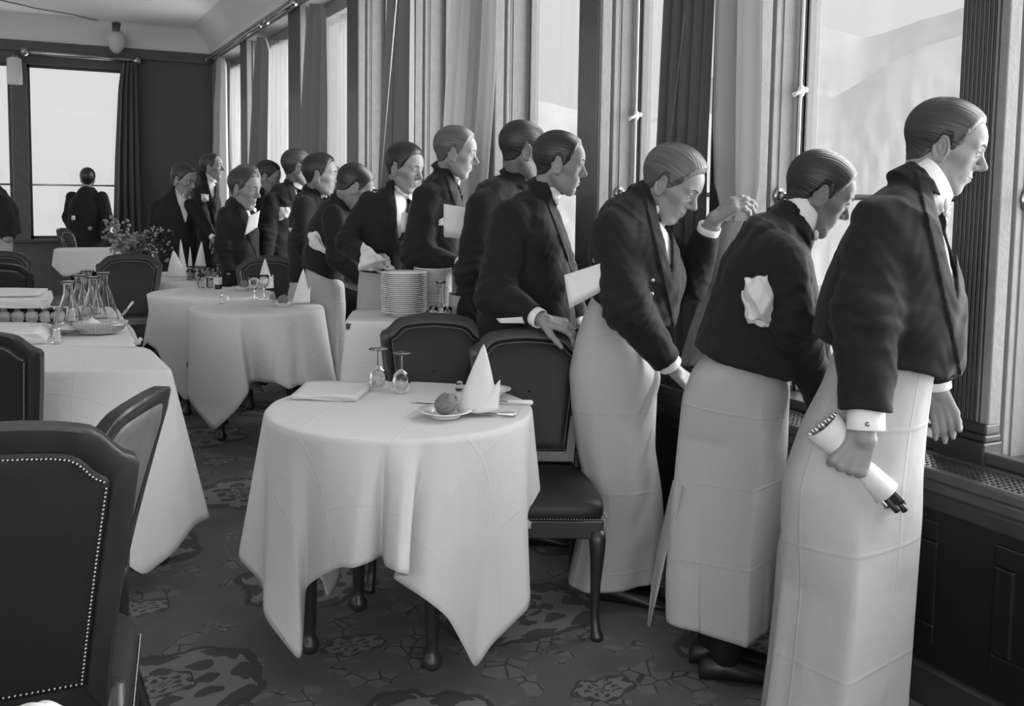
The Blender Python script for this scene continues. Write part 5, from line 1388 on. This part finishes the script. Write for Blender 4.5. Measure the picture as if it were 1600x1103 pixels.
# ------------------------------------------------------------------ the waiters
PEOPLE = []
PEOPLE.append(dict(z=2.42, res=.0045, bres=.0032, seed=1, ring=((1425,262),(1475,330)), label='tall waiter nearest the camera gripping a rolled napkin of cutlery, leaning on the right window',
  head=(1474, 233), hpsi=92, hpit=19, hs=.93, hdz=.03, hair='hair_brown', ho=dict(nose=.014, jaw=1.05, recede=.018, thick=.002),
  torso=[(1446, 300, 34, 1.3), (1408, 345, 58, 2.0), (1396, 410, 84, 1.55), (1390, 480, 104, 1.25), (1384, 540, 108, 1.05), (1372, 610, 90, 1.1)], tpsi=88,
  hem=[(1268, 526), (1492, 581)], vee=[(1455, 300), (1490, 318), (1489, 455)], lapw=.03,
  arms=[dict(ch=[(1378, 352, 46, -.12), (1352, 490, 47, -.17), (1353, 641, 38, -.19)], cl=.045, link=True,
     hand=dict(d=(-.42, -.95, -.05), n=(.1, .1, -1), curls=[1.0, 1.1, 1.1, 1.15], side=-1, thumb=.35, gap=.05, s=1.1, tcurl=.6)),
    dict(ch=[(1412, 360, 44, .16), (1450, 470, 40, .26), (1462, 590, 30, .30)], cuff=True, hand=dict(d=(.3, -1, .1), n=(0, .3, 1), curl=.4, side=1))],
  apron=dict(dz=0, depth=.185, rows=[(540, 560, 1306, 1462), (600, 600, 1284, 1456), (660, 660, 1252, 1448), (740, 740, 1224, 1441), (800, 800, 1221, 1440), (900, 900, 1222, 1432), (1000, 1000, 1212, 1424), (1150, 1150, 1192, 1412), (1200, 1200, 1188, 1408)], ridge=(.06, .3, .8),
     folds=[(.012, 4, .5, .1), (.004, 9, 1, .3)], pinch=[(5.6, .25, .012, .15, 2), (5.1, .2, .010, .3, 1)], uo=.02, vo=.1,
     flaps=[[(1232, 800, .02), (1226, 860, .03), (1224, 940, .04), (1216, 1020, .04), (1206, 1110, .04), (1188, 1110, .14), (1200, 1020, .14), (1208, 940, .14), (1214, 860, .12), (1226, 800, .10)]])))
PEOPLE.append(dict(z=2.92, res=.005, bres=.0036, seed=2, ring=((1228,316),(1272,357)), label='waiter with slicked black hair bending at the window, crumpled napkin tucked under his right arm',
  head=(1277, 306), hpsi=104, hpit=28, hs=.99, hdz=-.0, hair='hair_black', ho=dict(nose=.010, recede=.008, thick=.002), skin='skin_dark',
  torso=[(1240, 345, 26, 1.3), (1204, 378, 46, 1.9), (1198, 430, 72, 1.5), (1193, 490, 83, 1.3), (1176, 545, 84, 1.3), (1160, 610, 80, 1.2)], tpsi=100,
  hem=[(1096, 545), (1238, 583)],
  arms=[dict(ch=[(1216, 402, 38, -.17), (1240, 505, 34, -.22), (1284, 625, 25, -.05)], hand=dict(d=(.4, -1, .2), n=(0, .2, -1), curl=.5)),
    dict(ch=[(1225, 400, 36, .16), (1262, 500, 32, .22), (1278, 590, 24, .22)], hand=dict(d=(.5, -1, .2), n=(0, .5, 1), curl=.4))],
  apron=dict(depth=.17, rows=[(526, 548, 1135, 1212), (552, 574, 1106, 1226), (575, 600, 1082, 1234), (620, 640, 1066, 1232), (700, 700, 1058, 1230), (800, 795, 1049, 1220), (900, 890, 1042, 1214), (966, 960, 1043, 1211), (970, 972, 1044, 1208)], ridge=(.45, .1, .85),
     folds=[(.016, 3, 2.2, .1), (.004, 8, .4, .3)], pinch=[(5.6, .2, .012, .2, 2), (5.2, .2, -.01, .45, 1)], uo=.11, vo=.05,
     flaps=[[(1066, 760, -.05), (1052, 830, -.03), (1040, 870, .0), (1028, 925, .03), (1015, 978, .05), (1012, 976, .1), (1018, 910, .12), (1028, 850, .12), (1040, 800, .12), (1052, 750, .1)]])))
PEOPLE.append(dict(z=3.42, res=.005, bres=.0036, seed=3, ring=((1006,286),(1040,335)), label='fair haired waiter stooping, one hand on the sill, one raised to the rail',
  head=(1047, 290), hpsi=72, hpit=33, hs=1.05, hdz=-.05, hair='hair_fair', ho=dict(nose=.012, puff=.010, thick=.004, recede=.0), browm='brow',
  torso=[(1010, 318, 24, 1.3), (985, 345, 46, 1.8), (988, 395, 66, 1.5), (998, 440, 70, 1.3), (1000, 478, 56, 1.3), (962, 530, 54, 1.25)], tpsi=80,
  hem=[(930, 462), (1050, 510)], vee=[(1020, 305), (1050, 330), (1046, 420)], lapw=.035, buttons=[(1019, 438, -.212), (1018, 459, -.212), (1016, 480, -.205)],
  arms=[dict(ch=[(962, 366, 37, -.15), (980, 480, 35, -.21), (1041, 562, 23, -.12)], hand=dict(d=(.75, -.65, .1), n=(.5, .6, -.5), curl=.25, side=1, gap=.05)),
    dict(ch=[(1025, 375, 32, .12), (1078, 440, 31, .14), (1106, 362, 22, .02)], cl=.025, hand=dict(d=(.8, .62, -.05), n=(-.5, .7, -.5), curls=[.45, .5, .55, .6], side=1, spread=.1, gap=.045, s=1.15))],
  apron=dict(dz=.04, depth=.135, rows=[(462, 485, 926, 962), (492, 505, 912, 980), (530, 535, 900, 1003), (580, 580, 890, 1030), (640, 640, 894, 1024), (700, 700, 902, 1022), (770, 770, 918, 1033), (830, 830, 905, 1036), (905, 895, 888, 1030)],
     folds=[(.012, 4, 1.2, .1), (.005, 9, .4, .2)], pinch=[(5.9, .14, .030, .12, 4), (6.0, .12, -.026, .22, 4), (5.8, .14, .030, .32, 4), (5.9, .12, -.026, .42, 4), (5.6, .16, .028, .54, 3), (5.3, .2, -.02, .66, 3)], uo=.2, vo=.15)))
PEOPLE.append(dict(z=4.0, res=.006, bres=.0045, seed=4, ring=((844,280),(870,310)), label='waiter looking out in profile, his hand resting on the back of the front chair',
  head=(873, 258), hpsi=91, hpit=11, hs=1.03, hdz=-.05, hair='hair_black', ho=dict(nose=.010, recede=.014),
  torso=[(850, 300, 22, 1.3), (826, 335, 36, 1.9), (824, 380, 58, 1.5), (822, 440, 70, 1.3), (822, 500, 74, 1.25), (820, 560, 70, 1.2)], tpsi=85,
  vee=[(866, 296), (882, 310), (886, 352)], lapw=.05,
  arms=[dict(ch=[(800, 345, 32, -.17), (775, 462, 29, -.28), (836, 494, 17, -.42)], hand=dict(d=(.95, -.25, -.05), n=(.2, 1, -.35), curls=[.45, .5, .55, .6], side=-1, gap=.03, s=1.1)),
    dict(ch=[(850, 345, 30, .16), (880, 440, 28, .24), (900, 500, 20, .2)])]))
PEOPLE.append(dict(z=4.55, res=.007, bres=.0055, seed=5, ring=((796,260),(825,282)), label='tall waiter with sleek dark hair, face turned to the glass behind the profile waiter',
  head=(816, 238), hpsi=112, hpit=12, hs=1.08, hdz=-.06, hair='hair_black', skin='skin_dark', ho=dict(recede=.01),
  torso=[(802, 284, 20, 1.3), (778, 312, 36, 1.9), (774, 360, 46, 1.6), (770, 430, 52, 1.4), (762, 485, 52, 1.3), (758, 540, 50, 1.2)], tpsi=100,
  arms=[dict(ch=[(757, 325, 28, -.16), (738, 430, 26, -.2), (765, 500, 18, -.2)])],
  apron=dict(depth=.15, rows=[(458, 462, 702, 790), (500, 500, 700, 795), (600, 600, 696, 800), (780, 780, 694, 800)])))
PEOPLE.append(dict(z=5.0, res=.007, bres=.0055, seed=6, ring=((689,253),(716,279)), label='fair waiter in sharp profile with a booklet clamped under his arm',
  head=(711, 241), hpsi=86, hpit=12, hs=1.05, hdz=-.07, hair='hair_fair', ho=dict(nose=.014, puff=.006, thick=.002),
  torso=[(702, 276, 16, 1.3), (688, 300, 30, 1.9), (684, 340, 42, 1.5), (682, 385, 46, 1.3), (676, 430, 47, 1.25), (670, 480, 46, 1.2)], tpsi=80,
  vee=[(708, 272), (722, 286), (722, 318)], lapw=.045,
  arms=[dict(ch=[(668, 310, 23, -.17), (652, 398, 24, -.21), (712, 414, 14, -.25)], cl=.03),
    dict(ch=[(700, 312, 20, .15), (716, 380, 18, .2), (724, 420, 14, .2)])]))
PEOPLE.append(dict(z=5.35, res=.008, bres=.006, seed=7, ring=((619,281),(642,304)), label='dark haired waiter turned to the room, shirt front open wide, wiping with a napkin',
  head=(631, 264), hpsi=56, hpit=16, hs=1.09, hdz=-.05, hair='hair_black', ho=dict(puff=.008, jaw=1.1),
  torso=[(628, 290, 15, 1.2), (611, 318, 28, 1.2), (605, 350, 44, 1.0), (601, 392, 42, 1.0), (600, 430, 40, 1.0), (598, 480, 38, 1.0)], tpsi=50, hem=[(545, 420), (650, 432)],
  vee=[(616, 282), (644, 300), (623, 376)], lapw=.05,
  arms=[dict(ch=[(578, 318, 19, -.05), (543, 378, 18, -.10), (572, 402, 14, -.22)], hand=dict(d=(1, -.05, -.2), n=(.1, .8, -.8), curl=.8, side=-1, gap=.02))],
  apron=dict(depth=.14, rows=[(418, 418, 562, 640), (440, 440, 560, 642), (500, 500, 556, 646), (640, 640, 552, 650)])))
PEOPLE.append(dict(z=5.95, res=.008, bres=.007, seed=8, ring=((530,299),(554,321)), label='waiter bowing his head low in a long white apron, napkin pinned under his elbow',
  head=(551, 294), hpsi=104, hpit=33, hs=1.12, hdz=-.06, hair='hair_black',
  torso=[(545, 312, 14, 1.3), (523, 332, 24, 1.8), (514, 362, 32, 1.5), (509, 398, 34, 1.3), (503, 432, 32, 1.2), (498, 470, 32, 1.2)], tpsi=95,
  hem=[(474, 416), (545, 445)],
  arms=[dict(ch=[(520, 338, 18, -.17), (528, 402, 17, -.22), (566, 438, 12, -.2)])],
  apron=dict(depth=.15, rows=[(412, 430, 478, 528), (440, 445, 477, 538), (480, 480, 486, 540), (520, 520, 500, 538), (560, 560, 512, 534), (620, 620, 512, 538)], folds=[(.014, 4, .4, .1), (.006, 9, 1.1, .1)])))
PEOPLE.append(dict(z=6.4, res=.008, bres=.008, seed=9, ring=((486,288),(505,301)), label='waiter with a parted forelock gazing right, second napkin wedge at his waist',
  head=(500, 275), hpsi=80, hpit=6, hs=1.11, hdz=-.06, hair='hair_black', ho=dict(puff=.010),
  torso=[(496, 296, 12, 1.3), (482, 316, 21, 1.7), (479, 345, 26, 1.4), (479, 385, 28, 1.3), (478, 425, 27, 1.2), (476, 450, 26, 1.2)], tpsi=80,
  vee=[(500, 298), (514, 304), (508, 330)], lapw=.04,
  arms=[dict(ch=[(474, 322, 16, -.16), (470, 375, 15, -.2), (492, 420, 12, -.2)])],
  apron=dict(depth=.15, rows=[(418, 424, 452, 492), (450, 450, 450, 494), (560, 560, 446, 500)])))
PEOPLE.append(dict(z=7.0, res=.009, bres=.008, seed=10, ring=((504,298),(520,308)), label='waiter half hidden with only chin and tie showing past the forelock waiter',
  head=(517, 287), hpsi=88, hpit=14, hs=1.0, hdz=0, hair='hair_brown',
  torso=[(510, 304, 11, 1.3), (502, 320, 18, 1.7), (500, 350, 22, 1.4), (500, 400, 22, 1.3), (500, 440, 22, 1.2)], tpsi=85, eyes=False))
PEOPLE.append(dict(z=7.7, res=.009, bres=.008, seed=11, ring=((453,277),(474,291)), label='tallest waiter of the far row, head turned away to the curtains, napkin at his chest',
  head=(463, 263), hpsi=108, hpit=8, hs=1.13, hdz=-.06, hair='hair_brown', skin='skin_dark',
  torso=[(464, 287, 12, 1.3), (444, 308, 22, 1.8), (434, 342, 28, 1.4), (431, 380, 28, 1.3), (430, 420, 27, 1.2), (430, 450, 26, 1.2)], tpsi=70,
  vee=[(456, 280), (478, 290), (464, 308)], lapw=.05,
  arms=[dict(ch=[(425, 315, 15, -.16), (415, 365, 15, -.2), (413, 408, 12, -.2)])]))
PEOPLE.append(dict(z=8.5, res=.010, bres=.009, seed=12, ring=((409,289),(423,300)), label='small dark haired head looking down between two waiters of the far row',
  head=(417, 277), hpsi=78, hpit=22, hs=1.1, hdz=-.05, hair='hair_black',
  torso=[(415, 296, 9, 1.3), (408, 312, 17, 1.6), (404, 340, 20, 1.4), (404, 380, 20, 1.3), (404, 420, 20, 1.2)], tpsi=75, vee=[(414, 292), (424, 300), (414, 316)]))
PEOPLE.append(dict(z=7.2, res=.009, bres=.008, seed=13, ring=((376,307),(396,323)), label='waiter of the far row holding a pale sheet of paper against his chest',
  head=(381, 296), hpsi=58, hpit=14, hs=1.22, hdz=-.05, hair='hair_brown', ho=dict(recede=.02),
  torso=[(386, 313, 10, 1.2), (372, 330, 20, 1.3), (370, 360, 31, 1.1), (371, 395, 31, 1.1), (372, 430, 30, 1.1), (372, 450, 28, 1.1)], tpsi=55,
  vee=[(376, 308), (400, 318), (396, 356)], lapw=.06,
  arms=[dict(ch=[(354, 336, 14, -.1), (350, 385, 14, -.14), (360, 425, 11, -.14)], cuff=False)]))
PEOPLE.append(dict(z=7.8, res=.010, bres=.009, seed=14, ring=((374,298),(388,308)), label='light haired crown and shoulder of a waiter right behind the paper holding one',
  head=(386, 284), hpsi=80, hpit=10, hs=1.05, hdz=0, hair='hair_fair',
  torso=[(380, 304, 9, 1.3), (370, 322, 16, 1.6), (368, 350, 20, 1.4), (368, 390, 20, 1.3), (368, 430, 20, 1.2)], tpsi=75, eyes=False))
PEOPLE.append(dict(z=8.6, res=.010, bres=.009, seed=15, ring=((274,292),(294,304)), label='waiter behind the flowers, tailcoat open over white shirt, chin dropped to his chest',
  head=(286, 282), hpsi=52, hpit=20, hs=1.14, hdz=-.03, hair='hair_brown',
  torso=[(283, 301, 10, 1.2), (273, 318, 22, 1.3), (272, 345, 34, 1.0), (276, 380, 32, 1.0), (278, 420, 30, 1.0), (278, 450, 28, 1.0)], tpsi=45,
  vee=[(272, 292), (297, 305), (290, 352)], lapw=.08,
  arms=[dict(ch=[(248, 325, 14, -.05), (242, 372, 13, -.1), (262, 405, 10, -.15)], cuff=False),
        dict(ch=[(299, 322, 12, -.05), (318, 352, 9, -.1), (331, 369, 6, -.15)], hand=dict(d=(.3, -1, -.2), n=(1, .2, 0), curl=.4, gap=.0))]))
PEOPLE.append(dict(z=9.7, res=.011, bres=.010, seed=16, ring=((319,268),(334,282)), label='upright waiter against the pale corner curtain, small white pocket handkerchief showing',
  head=(331, 262), hpsi=72, hpit=0, hs=1.08, hdz=-.03, hair='hair_brown',
  torso=[(328, 279, 8, 1.2), (325, 294, 14, 1.4), (326, 318, 18, 1.2), (327, 350, 17, 1.2), (327, 390, 17, 1.2), (327, 420, 17, 1.2)], tpsi=65,
  vee=[(320, 268), (338, 284), (333, 314)], lapw=.05,
  arms=[dict(ch=[(312, 300, 9, -.12), (316, 335, 9, -.18), (330, 366, 6, -.2)])]))
PEOPLE.append(dict(z=11.7, res=.012, bres=.012, seed=17, ring=((130,293),(144,293)), label='man in a dark suit seen from behind before the end window, hands in pockets',
  head=(137, 280), hpsi=178, hpit=-4, hs=1.05, hdz=0, hair='hair_black', collar=False, bow=False, eyes=False, ho=dict(thick=.002),
  torso=[(137, 294, 7, 1.0), (137, 306, 16, .9), (137, 325, 27, .7), (136, 350, 27, .65), (136, 380, 28, .65), (137, 410, 26, .7)], tpsi=180,
  arms=[dict(ch=[(113, 308, 9, 0), (106, 340, 8, 0), (116, 366, 7, -.05)], cuff=False), dict(ch=[(160, 308, 9, 0), (168, 340, 8, 0), (162, 370, 7, -.05)], cuff=False)]))
PEOPLE.append(dict(z=8.8, res=.011, bres=.011, seed=18, ring=((-30,285),(-14,295)), label='dark jacketed waiter cut off by the left edge of the photo, white apron below',
  head=(-28, 262), hpsi=100, hpit=10, hs=1.0, hdz=0, hair='hair_black', eyes=False,
  torso=[(-22, 290, 12, 1.2), (-20, 310, 28, 1.2), (-14, 335, 38, 1.0), (-12, 365, 40, 1.0), (-14, 385, 38, 1.0), (-14, 410, 36, 1.0)], tpsi=90, hem=[(-60, 372), (30, 366)],
  arms=[dict(ch=[(0, 318, 16, -.1), (10, 350, 14, -.12), (12, 372, 11, -.15)], cuff=False)],
  apron=dict(depth=.14, nr=40, rows=[(362, 362, -48, 18), (380, 380, -50, 20), (420, 420, -52, 20), (540, 540, -54, 22)])))
for s_ in PEOPLE: person(s_)
# nearest waiter's rolled napkin with cutlery
z1 = 2.42-.125
a = W(1290, 668, z1-.02); b = W(1384, 770, z1-.03); ax_ = nrm(b-a)
e = thing('rolled_napkin', (a+b)/2, 'white napkin rolled round dark handled knives in the nearest waiters fist', 'napkin')
pts = [a-ax_*.012, a+ax_*.02, a+(b-a)*.4, a+(b-a)*.62, b]
MB().tube(pts, [.044, .042, .030, .024, .033], 28, caps=False).build('cloth_roll', 'napkin', e, solid=.004)
MB().tube([a+ax_*.03, a+(b-a)*.5, b-ax_*.01], [.037, .024, .029], 24).build('inner_roll', 'napkin', e)
sd = nrm(np.cross(ax_, vdir(1350))); vd = vdir(1350)
for i, (o1, o2, L_) in enumerate(((-.018, -.008, .030), (-.006, -.014, .050), (.006, -.004, .062), (.016, -.012, .040), (.010, .010, .052))):
    k0 = b+sd*o1+vd*o2; k1 = k0+ax_*L_
    kn = thing('knife', k0, ['leftmost', 'second', 'middle, longest', 'rightmost', 'rear'][i]+' dark knife handle sticking out of the rolled napkin', 'cutlery')
    MB().tube([k0-ax_*.03, k0, k0+ax_*L_*.7, k1-ax_*.003, k1], [.006, .007, .0085, .0085, .004], 10, flat=.7).build('handle', 'dark_handle' if i != 0 else 'silver', kn)
for i in range(9):
    an = PI*(.1+.9*i/8); k0 = a+ax_*.006+sd*.036*math.cos(an)-vd*.030*math.sin(an)+vd*.012
    k0 = a-ax_*.004+sd*(-.038+.0095*i)+vd*(-.004+.010*(i % 2))
    kn = thing('fork', k0, 'rounded silver cutlery end crowding the wide upper mouth of the rolled napkin', 'cutlery', 'cutlery ends in the rolled napkin')
    MB().tube([k0+ax_*.04, k0+ax_*.01, k0-ax_*.008, k0-ax_*.014], [.003, .005, .0062, .003], 8).build('handle', 'silver', kn)
# napkins and papers tucked under arms
cloth_blob('napkin', [(1162, 436, -.235), (1200, 430, -.25), (1216, 506, -.24), (1170, 498, -.235)], 2.92, 'rumpled napkin bulging from under the bending black haired waiters arm', amp=.010, bulge=.045, seed=3, nu=22)
cloth_blob('napkin', [(1158, 456, -.22), (1190, 446, -.24), (1206, 514, -.23), (1168, 504, -.22)], 2.92, 'lower loose fold of cloth under the black haired waiters arm', amp=.008, bulge=.02, seed=5, nu=18)
cloth_blob('napkin', [(1268, 448, .1), (1290, 446, .1), (1284, 474, .1), (1266, 478, .1)], 2.92, 'bit of white napkin glimpsed between the two nearest waiters', seed=7, amp=.006)
def book(pts, d, label, th=.014, name='menu', fl=True):
    P = [W(u, v, d+z) for u, v, z in pts]; n_ = nrm(np.cross(P[1]-P[0], P[3]-P[0])); n_ = n_ if n_@vdir(pts[0][0]) < 0 else -n_
    e = thing(name, sum(P)/4, label, name)
    def sheet(off, sh, k): 
        g = []
        for i in range(6):
            a = i/5; g.append([((P[0]*(1-b)+P[1]*b)*(1-a)+(P[3]*(1-b)+P[2]*b)*a)+n_*(off+.006*math.sin(PI*b)*k)+(P[3]-P[0])*sh for b in np.linspace(0, 1, 10)])
        MB().grid(g).build('page', 'paper', e, solid=.0015)
    for i in range(4 if fl else 1): sheet(th*i/4, -.03*i, .3+.3*i)
    return e
book([(882, 434, -.19), (944, 414, -.20), (950, 450, -.20), (890, 482, -.19)], 3.42, 'folded white napkin sheet clamped under the stooping fair waiters arm', name='menu')
cloth_blob('napkin', [(1004, 400, -.20), (1028, 396, -.18), (1030, 418, -.18), (1006, 428, -.20)], 3.42, 'small white napkin poking out at the stooping waiters chest', seed=11, amp=.007, bulge=.02)
cloth_blob('napkin', [(927, 404, -.10), (934, 390, -.10), (938, 409, -.10), (927, 410, -.10)], 3.42, 'white cloth corner peeking behind the stooping fair waiters back', seed=12, amp=.003, bulge=.0)
book([(776, 498, .0), (838, 494, .0), (862, 505, .02), (782, 505, .0)], 3.58, 'folded white paper under the hand on the chair crest', th=.016, name='menu')
book([(694, 323, -.24), (729, 329, -.25), (727, 374, -.25), (694, 370, -.24)], 5.0, 'square booklet clamped under the fair profile waiters arm', th=.02, name='booklet')
cloth_blob('napkin', [(684, 345, -.22), (692, 340, -.22), (693, 352, -.22), (684, 352, -.22)], 5.0, 'tiny white cloth point left of the square booklet', seed=4, amp=.002, bulge=0)
book([(628, 335, -.26), (638, 335, -.26), (634, 364, -.26), (626, 362, -.26)], 5.35, 'white paper slip at the shirt of the waiter turned to the room', name='slip')
cloth_blob('napkin', [(566, 378, -.28), (600, 404, -.27), (618, 420, -.24), (560, 424, -.26)], 5.35, 'white napkin in the hand of the waiter turned to the room', seed=9, amp=.012, bulge=.03)
cloth_blob('napkin', [(481, 364, -.20), (496, 361, -.20), (514, 398, -.20), (484, 386, -.19)], 5.95, 'crumpled napkin pinned at the elbow of the deeply bowing waiter', seed=14, amp=.008)
cloth_blob('napkin', [(452, 356, -.19), (468, 352, -.19), (478, 402, -.19), (456, 380, -.18)], 6.4, 'long white napkin hanging at the forelock waiters side', seed=15, amp=.008)
cloth_blob('napkin', [(437, 324, -.24), (454, 324, -.24), (453, 338, -.24), (436, 345, -.24)], 7.7, 'white napkin at the chest of the tallest far waiter', seed=16, amp=.008)
book([(389, 338, -.17), (406, 329, -.10), (402, 355, -.10), (382, 368, -.18)], 7.2, 'pale sheet of paper held against the chest in the far row', name='paper_sheet', fl=False)
cloth_blob('napkin', [(314, 303, -.2), (326, 304, -.2), (326, 314, -.2), (316, 316, -.2)], 9.7, 'white handkerchief in the breast pocket of the upright corner waiter', seed=17, amp=.006)
cloth_blob('napkin', [(112, 337, -.22), (117, 337, -.22), (117, 344, -.22), (112, 344, -.22)], 11.7, 'small white spot of cloth at the lone mans elbow', seed=18, amp=.004)
